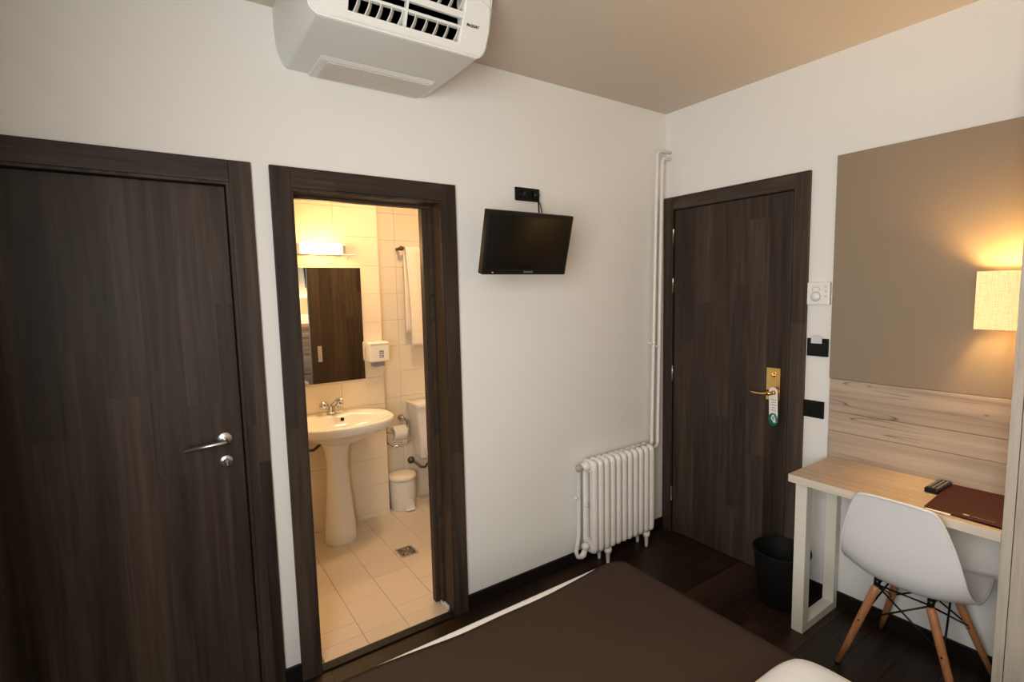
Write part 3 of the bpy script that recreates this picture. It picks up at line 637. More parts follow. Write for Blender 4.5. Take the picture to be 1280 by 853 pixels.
# ------------------------------------------------------------------ air conditioner
ac = thing('air_conditioner', (-1.93, 0, 2.46), 'white air conditioner hung from the ceiling above the bathroom door', 'air conditioner')
CX = -1.935
def sec(y, hb, k, kr, zb):
    L_ = [(.325, H-.001), (.325, H-.07), (.324, 2.594), (.321, 2.552), (.315, 2.525), (.307, 2.506), (.300, 2.492), (.291, 2.478), (.280, 2.470), (.265, zb)]
    out = [(CX-(hb+(w-.265)*k), y, z) for w, z in L_]
    out += [(CX+(hb+(w-.265)*kr), y, z) for w, z in L_[::-1]]
    return out
bm = new_bm(); ZB = 2.468
add_loft(bm, [sec(-.001, .278, .78, .5, ZB), sec(-.10, .280, .74, .5, ZB), sec(-.25, .283, .62, .5, ZB), sec(-.38, .284, .50, .45, ZB), sec(-.452, .284, .42, .4, ZB)])
obj('body', bm, M_ACB, ac, sharp=40)
# front panel, gently leaning forwards towards the ceiling
def FP(x, z, d=0.0):   # a point of the panel face, d = depth behind it
    return (x, -0.462-0.5*(z-2.472)+d, z)
OX0, OX1, OZ0, OZ1 = -2.130, -1.733, 2.500, 2.632
bm = new_bm()
def hwid(z):
    T_ = [(2.472, .290), (2.480, .303), (2.490, .3115), (2.505, .3165), (2.55, .317), (2.60, .308), (2.632, .300), (2.679, .284)]
    for (a, wa), (b, wb_) in zip(T_, T_[1:]):
        if z <= b: return wa+(wb_-wa)*(z-a)/(b-a)
    return T_[-1][1]
cells_x = [None, OX0, OX1, None]; cells_z = [2.472, 2.476, 2.480, 2.485, 2.490, OZ0, 2.55, 2.60, OZ1, 2.679]
for za, zb in zip(cells_z, cells_z[1:]):
    for i in range(3):
        xa0 = CX-hwid(za) if i == 0 else cells_x[i]; xa1 = CX+hwid(za) if i == 2 else cells_x[i+1]
        xb0 = CX-hwid(zb) if i == 0 else cells_x[i]; xb1 = CX+hwid(zb) if i == 2 else cells_x[i+1]
        if i == 1 and OZ0 <= za < OZ1: continue
        bm.faces.new([bm.verts.new(FP(xa0, za)), bm.verts.new(FP(xa1, za)), bm.verts.new(FP(xb1, zb)), bm.verts.new(FP(xb0, zb))])
bmesh.ops.remove_doubles(bm, verts=bm.verts, dist=1e-5)
outer = [e for e in bm.edges if len(e.link_faces) == 1]
ex = bmesh.ops.extrude_edge_only(bm, edges=outer)
nv = [v for v in ex['geom'] if isinstance(v, bmesh.types.BMVert)]
for v in nv: v.co.y += .028
pan = obj('front_panel', bm, M_ACB, ac)
bv = pan.modifiers.new('bevel', 'BEVEL'); bv.width = .006; bv.segments = 3; bv.limit_method = 'ANGLE'; bv.angle_limit = math.radians(50)
for p in pan.data.polygons: p.use_smooth = True
pan.data.set_sharp_from_angle(angle=math.radians(40))
bm = new_bm(); add_box(bm, (OX0-.01, -.452, OZ0-.012), (OX1+.01, -.448, OZ1+.03)); obj('outlet_shadow_box', bm, M_BLKM, ac)
bm = new_bm()
zz = 2.478; add_tube(bm, [FP(CX-hwid(zz)-.001, 2.679, .01), FP(CX-hwid(2.55)-.001, 2.55, .01), FP(CX-hwid(2.505), 2.505, .010), FP(CX-hwid(2.49), 2.49, .009), FP(CX-.303, 2.480, .007), FP(CX-.291, 2.4725, .004), FP(CX-.28, 2.4712, .004), FP(CX+.28, 2.4712, .004), FP(CX+.291, 2.4725, .004), FP(CX+.303, 2.480, .007), FP(CX+hwid(2.49), 2.49, .009), FP(CX+hwid(2.505), 2.505, .010), FP(CX+hwid(2.55)+.001, 2.55, .01), FP(CX+hwid(zz)+.001, 2.679, .01)], .0032, 8)
obj('panel_bead', bm, M_WPL, ac)
def slat(name, za, zb, da, db, x0, x1, th=.003):
    bm = new_bm(); a = [FP(x0, za, da), FP(x0, zb, db), FP(x0, zb, db+th), FP(x0, za, da+th)]; b = [(x1, p[1], p[2]) for p in a]; add_loft(bm, [a, b], smooth=False)
    return obj(name, bm, M_ACB, ac)
XM = -1.940
bm = new_bm(); a = [FP(XM-.004, OZ0, -.001), FP(XM+.004, OZ0, -.001), FP(XM+.004, OZ0, .02), FP(XM-.004, OZ0, .02)]; b = [FP(XM-.004, OZ1, -.001), FP(XM+.004, OZ1, -.001), FP(XM+.004, OZ1, .02), FP(XM-.004, OZ1, .02)]; add_loft(bm, [a, b], smooth=False); obj('divider', bm, M_ACB, ac)
for x0, x1 in ((OX0, XM-.004), (XM+.004, OX1)):
    slat('louver_blade', 2.539, 2.546, .002, .001, x0, x1, .014)
    slat('louver_blade', 2.566, 2.583, .000, -.002, x0, x1, .010)
    slat('louver_blade', 2.620, 2.627, .002, .001, x0, x1, .014)
    for z0, z1 in ((2.500, 2.540), (2.583, 2.621)):
        for k in range(5):
            xc = x0+(x1-x0)*(k+.55)/5
            bm = new_bm(); ring = []
            for t in range(6):
                u = t/5; z = z0+(z1-z0)*u; bow = .012*math.sin(u*PI*.5)
                ring.append([FP(xc+bow-.006, z, .003), FP(xc+bow-.003, z, .003), FP(xc+bow+.010, z, .022), FP(xc+bow+.006, z, .022)])
            add_loft(bm, ring, smooth=False); obj('vane', bm, M_ACB, ac)
# intake grille on the underside near the wall
bm = new_bm(); GX0, GX1 = -2.145, -1.690
add_prism(bm, [(-.004, ZB), (-.004, ZB-.010), (-.175, ZB-.010), (-.192, ZB-.002), (-.196, ZB)], 0, GX0, GX1, .003)
gr = obj('intake_frame', bm, M_ACB, ac)
for k in range(12):
    y = -.022-k*.0125
    bm = new_bm(); add_box(bm, (GX0+.030, y-.0085, ZB-.0135), (GX1-.012, y, ZB-.0098)); obj('intake_slat', bm, M_ACG, ac)
nrm = Vector((0, -1, -.5)).normalized(); upv = Vector((0, -.5, 1)).normalized()
bm = text_bm('McQUAY', .0125, basis(FP(-1.690, 2.553, -.0008), (1, 0, 0), upv, nrm), .0004, .0006); obj('lettering', bm, M_INK, ac)
bm = new_bm(); add_tube(bm, [FP(OX1+.004, 2.634, -.0002), FP(-1.68, 2.632, -.0002), FP(-1.640, 2.618, -.0002), FP(-1.612, 2.604, -.0002)], .0014, 6); obj('panel_seam', bm, M_ACG, ac)

# ------------------------------------------------------------------ TV and socket
tv = thing('television', (-1.30, 0, 1.80), 'small black flat television tilted down on the wall', 'television')
c = Vector((-1.309, -.310, 1.809)); tilt = .26
X_ = Vector((1, 0.006, 0)).normalized(); Nn = Vector((.006, -math.cos(tilt), -math.sin(tilt))).normalized(); U_ = (Vector((0, 0, math.cos(tilt)))+Vector((0, -1, 0))*math.sin(tilt)).normalized()
Nn = X_.cross(U_) ; 
if Nn.y > 0: Nn = -Nn
MT = basis(c, X_, U_, Nn)
w2_, h2_ = .469/2, .275/2
def tvbox(name, lo, hi, mat, bev=0, par=None):
    t = bmesh.new(); add_box(t, lo, hi, bev); bmesh.ops.transform(t, matrix=MT, verts=t.verts); return obj(name, t, mat, par or tv)
tvbox('casing', (-w2_, -h2_, -.035), (w2_, h2_, 0), M_BLK, .005)
tvbox('screen', (-w2_+.018, -h2_+.026, -.001), (w2_-.018, h2_-.018, .0012), M_SCREEN)
tvbox('rear_housing', (-.15, -.10, -.060), (.15, .10, -.0345), M_BLKM, .01)
tvbox('power_light', (-w2_+.050, -h2_+.008, 0.0001), (-w2_+.058, -h2_+.013, .0012), M_RED)
bm = text_bm('SAMSUNG', .0115, MT @ Matrix.Translation((0.012, -h2_+.013, .0006)), .0003); obj('lettering', bm, mat_base('grey_lettering', (.3, .3, .3), .4), tv)
bm = new_bm(); pb_ = MT @ Vector((0, -.01, -.06))
add_box(bm, (-1.345, -.014, 1.75), (-1.275, 0, 1.89), .003); add_tube(bm, [(-1.31, -.014, 1.82), (-1.31, -.06, 1.82)], .014, 12)
add_tube(bm, [(-1.31, -.05, 1.82), (-1.24, -.10, 1.82), (-1.19, -.135, 1.82)], .012, 10); add_tube(bm, [(-1.19, -.135, 1.82), (-1.25, -.18, 1.82), tuple(pb_)], .012, 10)
obj('swing_bracket', bm, M_BLKM, tv)
soc = thing('wall_socket', (-1.09, 0, 2.09), 'black double socket plate above the television', 'socket')
box_obj('plate', (-1.168, -.011, 2.062), (-1.016, 0, 2.128), M_BLKM, soc, .003)
for x in (-1.130, -1.054):
    bm = new_bm(); add_lathe(bm, [(.020, .0), (.022, .002), (.022, .004), (.018, .004), (.017, .001), (.0001, .001)], (x, -.011, 2.095), 24, M=disc_dir(0, (0, -1, 0))); obj('socket_insert', bm, M_BLK, soc)
bm = new_bm(); add_lathe(bm, [(.017, 0), (.016, .028), (.0001, .03)], (-1.054, -.0125, 2.093), 16, M=disc_dir(0, (0, -1, 0)))
add_tube(bm, [(-1.054, -.040, 2.088), (-1.052, -.046, 2.06), (-1.075, -.08, 1.99), (-1.12, -.14, 1.90), (-1.16, -.2, 1.84), (-1.20, -.24, 1.815)], .004, 8)
tag(obj('power_cable', bm, M_BLK), 'black plug and cable from the socket down behind the television', 'cable')
bm = new_bm(); add_tube(bm, [(-1.030, -.012, 2.072), (-1.028, -.03, 2.05), (-1.045, -.07, 1.98), (-1.10, -.15, 1.90), (-1.17, -.21, 1.85), (-1.215, -.245, 1.825)], .0028, 8)
tag(obj('aerial_cable', bm, M_BLK), 'thin second cable beside the plug cable behind the television', 'cable')

# ------------------------------------------------------------------ radiator
ra = thing('radiator', (-.51, -.085, 0), 'cream cast iron column radiator under the pipes', 'radiator')
XR0, XR1, NS = -.765, -.238, 11; sw = (XR1-XR0)/NS
def section_bm(xc):
    bm = new_bm(); n = 10
    zt, zb = .650, .118
    for yc, rr in ((-.118, .0150), (-.052, .0150)):
        pass
    def rg(z, ry0, ry1, rx):
        pts = []
        for k in range(16):
            a = 2*PI*k/16; cy = (ry0+ry1)/2; hy = (ry1-ry0)/2
            pts.append((xc+rx*math.copysign(abs(math.cos(a))**.8, math.cos(a)), cy+hy*math.copysign(abs(math.sin(a))**.8, math.sin(a)), z))
        return pts
    # top header
    add_loft(bm, [rg(.575, -.134, -.033, .0185), rg(.590, -.137, -.031, .0225), rg(.618, -.136, -.032, .0236), rg(.634, -.130, -.038, .022), rg(.643, -.114, -.052, .014)])
    add_loft(bm, [rg(.096, -.112, -.056, .012), rg(.103, -.128, -.040, .020), rg(.120, -.136, -.032, .0236), rg(.150, -.137, -.031, .0225), rg(.168, -.134, -.033, .0185)])
    for yc in (-.120, -.047):
        add_loft(bm, [rg(.150, yc-.0155, yc+.0145, .0192), rg(.600, yc-.0155, yc+.0145, .0192)])
    return bm
for k in range(NS):
    xc = XR0+sw*(k+.5)
    if k == 0:
        s0 = obj('section', section_bm(xc), M_RAD, ra, origin=(xc, -.085, 0), sharp=60); loc0 = s0.location.copy()
    else:
        o = s0.copy(); COL.objects.link(o); o.parent = ra; o.location = loc0+Vector((sw*k, 0, 0))
bm = new_bm()
bm.free()
for z in (.625, .140):
    bm = new_bm(); add_tube(bm, [(XR0+.01, -.085, z), (XR1-.01, -.085, z)], .019, 14); obj('header_tube', bm, M_RAD, ra)
for x in (-.632, -.298):
    for y in (-.112, -.040):
        bm = new_bm(); add_lathe(bm, [(.008, 0), (.010, .01), (.013, .062), (.019, .070), (.022, .076), (.022, .098)], (x, y, 0), 14); obj('foot', bm, M_RAD, ra)
bm = new_bm(); add_lathe(bm, [(.026, 0), (.030, .006), (.030, .020), (.024, .028), (.020, .040), (.0001, .042)], (XR0+.004, -.085, .612), 8, M=disc_dir(0, (-1, 0, 0)))
obj('end_nut', bm, M_RAD, ra)
bm = new_bm(); add_lathe(bm, [(.022, 0), (.022, .028), (.014, .034), (.0001, .035)], (XR0-.002, -.085, .140), 12, M=disc_dir(0, (-1, 0, 0)))
obj('end_nut', bm, M_RAD, ra)
bm = new_bm(); add_tube(bm, [(XR0-.03, -.085, .607), (XR0-.056, -.080, .607)], .012, 12); add_lathe(bm, [(.015, -.02), (.019, -.012), (.019, .012), (.014, .02), (.0001, .022)], (XR0-.058, -.078, .607), 14, M=disc_dir(0, (-.6, -.8, .1)))
obj('valve', bm, mottled('worn_brass_paint', (.42, .37, .30), .4, .2, 40), ra)
bm = new_bm(); add_tube(bm, [(XR0-.052, -.076, .603), (XR0-.042, -.062, .58), (XR0-.042, -.058, .26), (XR0-.044, -.058, .20), (XR0-.058, -.062, .155), (XR0-.072, -.066, .115), (XR0-.066, -.072, .088), (XR0-.05, -.08, .082)], .0115, 12)
obj('riser_pipe', bm, M_RAD, ra)
bm = new_bm(); add_tube(bm, [(XR0-.052, -.080, .083), (XR0-.034, -.084, .095), (XR0-.02, -.085, .125)], [.015, .018, .014], 12); obj('lockshield_valve', bm, M_RAD, ra)
bm = new_bm(); add_tube(bm, [(XR0-.052, -.058, .43), (XR0-.070, -.058, .43)], .010, 10); obj('vent_knob', bm, M_RAD, ra)
bm = new_bm(); add_tube(bm, [(XR0+.004, -.085, .38), (XR0-.014, -.085, .38)], .008, 10); obj('vent_knob', bm, M_RAD, ra)
# heating pipes in the corner
def pipe(name, x, zt, yo, zb, label):
    bm = new_bm(); xb = x-.040 if x < -.1 else x-.030
    pts = [(xb-.060, -.062, zb-.012), (xb-.030, -.055, zb-.010), (xb-.010, -.046, zb), (xb-.002, -.040, zb+.018), (xb, -.038, zb+.05), (x, yo, zt-.035), (x+.004, yo, zt-.016), (x+.014, yo, zt-.004), (x+.03, yo, zt), (-.0005, yo, zt)]
    add_tube(bm, pts, .0105, 12); return tag(obj(name, bm, M_RAD), label, 'pipe', None)
pipe('heating_pipe', -.122, 2.438, -.036, .625, 'cream heating pipe in the corner, the left and higher bending one')
pipe('heating_pipe', -.076, 2.400, -.036, .610, 'cream heating pipe in the corner, the right one next to the entry door')
pc = thing('pipe_clip', (-.13, -.03, 1.25), 'cream clip holding the two corner pipes to the wall', 'pipe clip')
for x, z in ((-.147, 1.258), (-.095, 1.235)):
    bm = new_bm(); add_tube(bm, [(x, -.036, z-.006), (x, -.036, z+.006)], .0145, 14); add_box(bm, (x-.004, -.026, z-.005), (x+.004, 0, z+.005)); add_box(bm, (x-.026, -.042, z-.005), (x-.010, -.030, z+.005), .001)
    obj('clamp', bm, M_RAD, pc)

# ------------------------------------------------------------------ wall devices right of entry door
tm = thing('thermostat', (0, -.945, 1.55), 'white thermostat with dial beside the entry door', 'thermostat')
box_obj('housing', (-.024, -.997, 1.505), (0, -.893, 1.614), M_WPL, tm, .003)
bm = new_bm(); add_lathe(bm, [(.020, 0), (.0215, .002), (.020, .010), (.0001, .011)], (-.024, -.934, 1.545), 28, M=disc_dir(0, (-1, 0, 0))); dl = obj('dial', bm, M_WPL, tm)
bm = new_bm(); add_tube(bm, [(-.0245, -.934+.023*math.cos(2*PI*k/28), 1.545+.023*math.sin(2*PI*k/28)) for k in range(29)], .0009, 6); obj('dial_ring', bm, M_GREY, tm)
bm = new_bm(); add_tube(bm, [(-.0243, -.934+.018*math.cos(PI*k/12), 1.580+.012*math.sin(PI*k/12)) for k in range(-3, 16)], .0008, 6)
for z in (1.592, 1.570, 1.545): add_box(bm, (-.0246, -.985, z), (-.0240, -.972, z+.002)); add_box(bm, (-.0246, -.985, z-.006), (-.0240, -.978, z-.0045))
obj('printed_scale', bm, M_GREY, tm)
ch = thing('card_switch', (0, -.945, 1.29), 'black key-card switch with a pale card in it', 'card switch')
box_obj('plate', (-.012, -.994, 1.247), (0, -.895, 1.336), M_BLKM, ch, .002)
box_obj('slot_lip', (-.018, -.988, 1.252), (-.012, -.901, 1.315), M_BLKM, ch, .002)
bm = new_bm(); add_box(bm, (-.0155, -.970, 1.300), (-.0145, -.917, 1.352), .0004, 1)
bm2 = new_bm(); add_prism(bm2, [(-.918, 1.312), (-.969, 1.312), (-.969, 1.345), (-.958, 1.353), (-.930, 1.353), (-.918, 1.345)], 0, -.0200, -.0186); bm.free()
tag(obj('key_card', bm2, M_CARD), 'pale key card standing in the black card switch', 'key card')
sw_ = thing('light_switch', (0, -.935, .98), 'black double rocker light switch beside the entry door frame', 'switch')
box_obj('plate', (-.011, -.984, .934), (0, -.888, 1.020), M_BLKM, sw_, .002)
for y0, y1 in ((-.979, -.937), (-.935, -.893)): box_obj('rocker', (-.0150, y0, .940), (-.0110, y1, 1.014), M_BLK, sw_, .0015)

# ------------------------------------------------------------------ desk wall: planks and taupe panel
YD0, YD1 = -1.738, -1.008
pb2 = thing('plank_backboard', (0, -1.37, .76), 'pale oak plank backboard above the desk', 'wall panel')
zs_ = [.700, .889, .986, 1.146]
for i, (a, b) in enumerate(zip(zs_, zs_[1:])):
    bm = new_bm(); add_box(bm, (-.0205+.0006*(i % 2), YD0, a+.0012), (-.001, YD1-.004, b-.0012), .0009, 1); o = obj('plank', bm, M_LWY, pb2, origin=(0, -1.37, (a+b)/2))
box_obj('plank_gap_backing', (-.019, YD0+.002, .702), (-.0005, YD1-.006, 1.145), mottled('gap_brown', (.16, .11, .075), .7), pb2)
bm = new_bm(); add_box(bm, (-.020, YD0, 1.1465), (-.001, YD1, 2.203), .0012, 1)
tag(obj('taupe_wall_panel', bm, M_TAUPE), 'matt taupe panel on the wall above the desk planks', 'wall panel')
# desk
dk = thing('desk', (-.21, -1.38, 0), 'pale oak desk with cream loop legs', 'desk')
box_obj('desktop', (-.420, -1.735, .726), (-.0215, -1.030, .760), M_LWT, dk, .001)
box_obj('front_edge_band', (-.4225, -1.735, .7265), (-.4201, -1.030, .7595), M_LWE, dk)
box_obj('end_edge_band', (-.420, -1.0299, .7265), (-.0215, -1.0276, .7595), M_LWE, dk)
LX0, LX1, LY0, LY1 = -.362, -.022, -1.083, -1.033; s_ = .052
bm = new_bm(); P_ = [(LX0, 0), (LX1, 0), (LX1, .7255), (LX0, .7255)]; Q_ = [(LX0+s_, s_*.75), (LX1-s_*.75, s_*.75), (LX1-s_*.75, .690), (LX0+s_, .690)]
Vt = [[bm.verts.new((p[0], y, p[1])) for p in P_] for y in (LY0, LY1)]; Vq = [[bm.verts.new((p[0], y, p[1])) for p in Q_] for y in (LY0, LY1)]
for k in range(4):
    k2 = (k+1) % 4
    bm.faces.new([Vt[0][k], Vt[0][k2], Vq[0][k2], Vq[0][k]]); bm.faces.new([Vt[1][k], Vq[1][k], Vq[1][k2], Vt[1][k2]])
    bm.faces.new([Vt[0][k], Vt[1][k], Vt[1][k2], Vt[0][k2]]); bm.faces.new([Vq[0][k], Vq[0][k2], Vq[1][k2], Vq[1][k]])
lg = obj('loop_leg', bm, M_CREAM, dk); bv = lg.modifiers.new('bevel', 'BEVEL'); bv.width = .0015; bv.segments = 2
# wardrobe side standing right of the desk
wd = thing('wardrobe', (-.24, -2.1, 0), 'tall greige wood-grain wardrobe at the right edge beside the desk', 'wardrobe')
box_obj('side_panel', (-.452, -1.768, 0), (-.002, -1.741, 2.40), M_PANEL, wd, .001)
box_obj('carcass', (-.430, -2.395, 0.0), (-.002, -1.7685, 2.40), M_PANEL, wd, .001)
box_obj('side_panel', (-.452, -2.422, 0), (-.002, -2.396, 2.40), M_PANEL, wd, .001)
for a, b in ((-2.080, -1.770), (-2.394, -2.083)):
    dd = box_obj('door', (-.451, a, .06), (-.4305, b, 2.395), M_PANEL, wd, .001)
    yk = -2.060 if a > -2.09 else -2.103
    bm = new_bm(); add_tube(bm, [(-.451, yk, 1.02), (-.475, yk, 1.02), (-.475, yk, 1.14), (-.451, yk, 1.14)], .005, 8); obj('handle', bm, M_STEEL, dd)

# wall lamps
def wall_lamp(name, c, d, w, h, dp, label):
    """box shade; c = centre of back face on the wall, d = outward unit vector (x or y)"""
    d = Vector(d); s = Vector((0, 0, 1)).cross(d).normalized(); c = Vector(c)
    t = thing(name, c, label, 'wall lamp')
    bm = new_bm(); th = .002
    def bx(a0, a1, b0, b1, z0, z1):
        p = c+s*a0+d*b0+Vector((0, 0, z0)); q = c+s*a1+d*b1+Vector((0, 0, z1))
        add_box(bm, [min(p[i], q[i]) for i in range(3)], [max(p[i], q[i]) for i in range(3)])
    b0, b1 = .018, dp
    bx(-w/2, w/2, b1-th, b1, -h/2, h/2); bx(-w/2, -w/2+th, b0, b1-th, -h/2, h/2); bx(w/2-th, w/2, b0, b1-th, -h/2, h/2); bx(-w/2+th, w/2-th, b0, b0+th, -h/2, h/2)
    obj('shade', bm, M_SHADE, t)
    bm = new_bm(); bx(-.03, .03, 0, .018, -.05, .05); obj('mount', bm, M_STEEL, t)
    bm = new_bm(); pp = c+d*.05; add_tube(bm, [c+d*.02+Vector((0, 0, -.09)), pp+Vector((0, 0, -.09)), pp+Vector((0, 0, -.06))], .006, 8); obj('bulb_holder', bm, M_BLKM, t)
    return t
wall_lamp('wall_lamp', (-.0205, -1.650, 1.531), (-1, 0, 0), .150, .214, .175, 'glowing linen box-shade lamp on the taupe panel over the desk')
wall_lamp('wall_lamp', (-.98, YF+.0005, 1.46), (0, 1, 0), .18, .20, .19, 'glowing linen box-shade lamp at the bed head, seen in the mirror')

# headboard behind the camera (seen in the mirror)
hb = thing('headboard', (-1.5, YF, 0), 'pale oak plank headboard behind the bed, seen in the mirror', 'headboard')
for i in range(6):
    bm = new_bm(); add_box(bm, (-2.75, YF+.001, .10+i*.185+.001), (-.46, YF+.022, .10+(i+1)*.185-.001), .001, 1); obj('plank', bm, M_LWX, hb, origin=(-1.5, YF, .10+i*.185))

# ------------------------------------------------------------------ bed
bd = thing('bed', (-1.9, -1.8, 0), 'low double bed with white sheet under a brown cover', 'bed')
box_obj('base', (-2.60, -2.79, .12), (-1.215, -.785, .30), M_SKIRT, bd, .01)
for x in (-2.55, -1.27):
    for y in (-2.73, -.84): bm = new_bm(); add_lathe(bm, [(.022, 0), (.028, .12)], (x, y, 0), 14); obj('leg', bm, M_BLKM, bd)
bm = new_bm(); mr_ = [rect(-2.61+d, -1.205-d, -2.80+d, -.742-d, z, .10-d) for d, z in ((.020, .300), (.006, .306), (0, .320), (0, .485), (.003, .494), (.009, .5005), (.018, .503))]
add_loft(bm, mr_)
o = obj('mattress', bm, M_SHEET, bd)
for p in o.data.polygons: p.use_smooth = True
# bedspread: a thin cloth with its own outline, lying on the mattress and falling over the right side
bm = new_bm(); nu, nv_ = 60, 60; g = []
def foot_y(x):     # outline towards the wall: shows a strip of sheet in the middle
    t = (x+2.35)/(1.13); t = min(1, max(0, t))
    a = min(1, max(0, (x+2.28)/.33)); b = min(1, max(0, (x+1.60)/.38)); a = a*a*(3-2*a); b = b**1.3
    return -.744-(.015+.025*a)*(1-b)
for j in range(nv_+1):
    row = []
    v = j/nv_
    for i in range(nu+1):
        u = i/nu; s = -2.62+u*1.60      # arclength-like coordinate over top then down the side
        xt = min(s, -1.235)
        yf = foot_y(xt); y = yf+(-2.05-yf)*v
        over = s-(-1.235)
        if over <= 0: x, z = s, .5075
        elif over < .05: a = over/.05*PI/2; x, z = -1.235+.034*math.sin(a), .5075-.034*(1-math.cos(a))
        else: x, z = -1.201+.004*math.sin(y*14)*min(1, (over-.05)*8), .4735-(over-.05)*1.0
        zf = 0
        if v < .02 and over <= 0: zf = -.004*(1-v/.02)
        # soften the far right corner
        dx_ = max(0, xt+1.310); y -= (.10-math.sqrt(max(0, .01-dx_*dx_))+.004*(dx_ > 0))*(1-v)**6
        z += zf+.0012*math.sin(x*23+y*5)*math.sin(y*17) if over <= 0 else 0
        row.append(bm.verts.new((x, y, z)))
    g.append(row)
for a, b in zip(g, g[1:]):
    for i in range(nu):
        f = bm.faces.new([a[i], a[i+1], b[i+1], b[i]]); f.smooth = True
cv = obj('bedspread', bm, M_COVER); so = cv.modifiers.new('solid', 'SOLIDIFY'); so.thickness = .004; so.offset = 1
tag(cv, 'chocolate brown bedspread lying over the bed', 'bedspread')
def pillow(x0, x1, y0, y1, z0, th, label):
    bm = new_bm(); n = 26; top = []; bot = []
    cx, cy, hx, hy = (x0+x1)/2, (y0+y1)/2, (x1-x0)/2, (y1-y0)/2
    for j in range(n+1):
        rt_, rb_ = [], []
        for i in range(n+1):
            u, v = -1+2*i/n, -1+2*j/n
            # superellipse outline with soft corners
            k = (abs(u)**7+abs(v)**7)**(1/7) or 1e-6; m_ = max(abs(u), abs(v)); f_ = m_/k if k > 0 else 1
            px, py = cx+hx*u*f_, cy+hy*v*f_
            e = (max(0, 1-m_**3))**.5
            bump = .004*math.sin(u*5+v*3)*e
            rt_.append((px, py, z0+th*.38+th*.62*e+bump)); rb_.append((px, py, z0+th*.38-th*.38*min(1, e*1.6)))
        top.append(rt_); bot.append(rb_)
    for G, fl_ in ((top, False), (bot, True)):
        V = [[bm.verts.new(p) for p in r] for r in G]
        for a, b in zip(V, V[1:]):
            for i in range(n):
                q = [a[i], a[i+1], b[i+1], b[i]]; f = bm.faces.new(q[::-1] if fl_ else q); f.smooth = True
    o = obj('pillow', bm, M_SHEET); sb = o.modifiers.new('sub', 'SUBSURF'); sb.levels = 1; sb.render_levels = 1
    return tag(o, label, 'pillow', None)
pillow(-1.90, -1.255, -2.00, -1.470, .509, .10, 'plump white pillow on the bed at the bottom of the picture')

pillow(-1.86, -1.20, -2.76, -2.24, .509, .13, 'white pillow at the head of the bed, seen in the bathroom mirror')

# ------------------------------------------------------------------ chair
cr = thing('shell_chair', (-.25, -1.47, 0), 'white plastic shell chair with beech legs at the desk', 'chair')
CY = -1.462
PROF = [(-.050, .388, .150, 0, .000), (-.052, .408, .175, 0, .008), (-.085, .424, .196, 0, .018), (-.165, .415, .206, 0, .024), (-.260, .405, .213, 0, .030), (-.345, .406, .212, .0, .040),
        (-.415, .432, .205, .010, .052), (-.463, .495, .198, .020, .038), (-.486, .580, .189, .022, .010), (-.500, .668, .171, .020, -.004), (-.513, .745, .148, .016, -.010), (-.523, .790, .129, .014, -.012), (-.528, .806, .113, .012, -.009)]
def cat(P, t):
    n = len(P)-1; x = t*n; i = min(int(x), n-1); f = x-i
    p0, p1, p2, p3 = P[max(i-1, 0)], P[i], P[i+1], P[min(i+2, n)]
    return [0.5*((2*b)+(-a+c)*f+(2*a-5*b+4*c-d)*f*f+(-a+3*b-3*c+d)*f**3) for a, b, c, d in zip(p0, p1, p2, p3)]
bm = new_bm(); nv2, nu2 = 72, 36; g = []
for j in range(nv2+1):
    x, z, hw_, ex_, ez_ = cat(PROF, j/nv2); row = []
    for i in range(nu2+1):
        u = -1+2*i/nu2; k = abs(u)**2.4
        row.append(bm.verts.new((x+ex_*k, CY+hw_*u, z+ez_*k)))
    g.append(row)
for a, b in zip(g, g[1:]):
    for i in range(nu2):
        f = bm.faces.new([a[i], a[i+1], b[i+1], b[i]]); f.smooth = True
sh = obj('shell', bm, M_SHELL, cr); so = sh.modifiers.new('solid', 'SOLIDIFY'); so.thickness = .007; so.offset = 0
# rolled rim
bm = new_bm()
def SP(j, i): 
    x, z, hw_, ex_, ez_ = cat(PROF, j/nv2); u = -1+2*i/nu2; k = abs(u)**2.4; return (x+ex_*k, CY+hw_*u, z+ez_*k)
loop = [SP(j, 0) for j in range(nv2+1)]+[SP(nv2, i) for i in range(1, nu2+1)]+[SP(j, nu2) for j in range(nv2-1, -1, -1)]+[SP(0, i) for i in range(nu2-1, -1, -1)]
add_tube(bm, loop, .0052, 8); obj('rim', bm, M_SHELL, cr)
tops = {'A': (-.380, -1.372, .382), 'B': (-.380, -1.548, .382), 'C': (-.140, -1.375, .372), 'D': (-.140, -1.550, .372)}
feet = {'A': (-.427, -1.262, .004), 'B': (-.427, -1.668, .004), 'C': (-.040, -1.280, .004), 'D': (-.040, -1.675, .004)}
for k in 'ABCD':
    a, b = Vector(tops[k]), Vector(feet[k])
    bm = new_bm(); add_tube(bm, [a, a.lerp(b, .04), a.lerp(b, .35), a.lerp(b, .7), b], [.0115, .0155, .0150, .0130, .0105], 16)
    lgo = obj('leg', bm, M_LEGW, cr)
    bm = new_bm(); q = a.lerp(b, .42); add_tube(bm, [q+Vector((-.0165, 0, 0)), q+Vector((.0165, 0, 0))], .0036, 8); obj('bolt', bm, M_BLKM, lgo)
    bm = new_bm(); add_tube(bm, [b+Vector((0, 0, .004)), b+Vector((0, 0, -.004))], .0115, 12); obj('glide', bm, M_BLKM, lgo)
rods = []
def mid(k, t): return Vector(tops[k]).lerp(Vector(feet[k]), t)
for p, q in (('A', 'B'), ('B', 'D'), ('D', 'C'), ('C', 'A')):
    rods.append([mid(p, .0)+Vector((0, 0, .004)), mid(q, .42)]); rods.append([mid(q, .0)+Vector((0, 0, .004)), mid(p, .42)])
for p, q in (('A', 'B'), ('B', 'D'), ('D', 'C'), ('C', 'A')): rods.append([mid(p, 0)+Vector((0, 0, .006)), mid(q, 0)+Vector((0, 0, .006))])
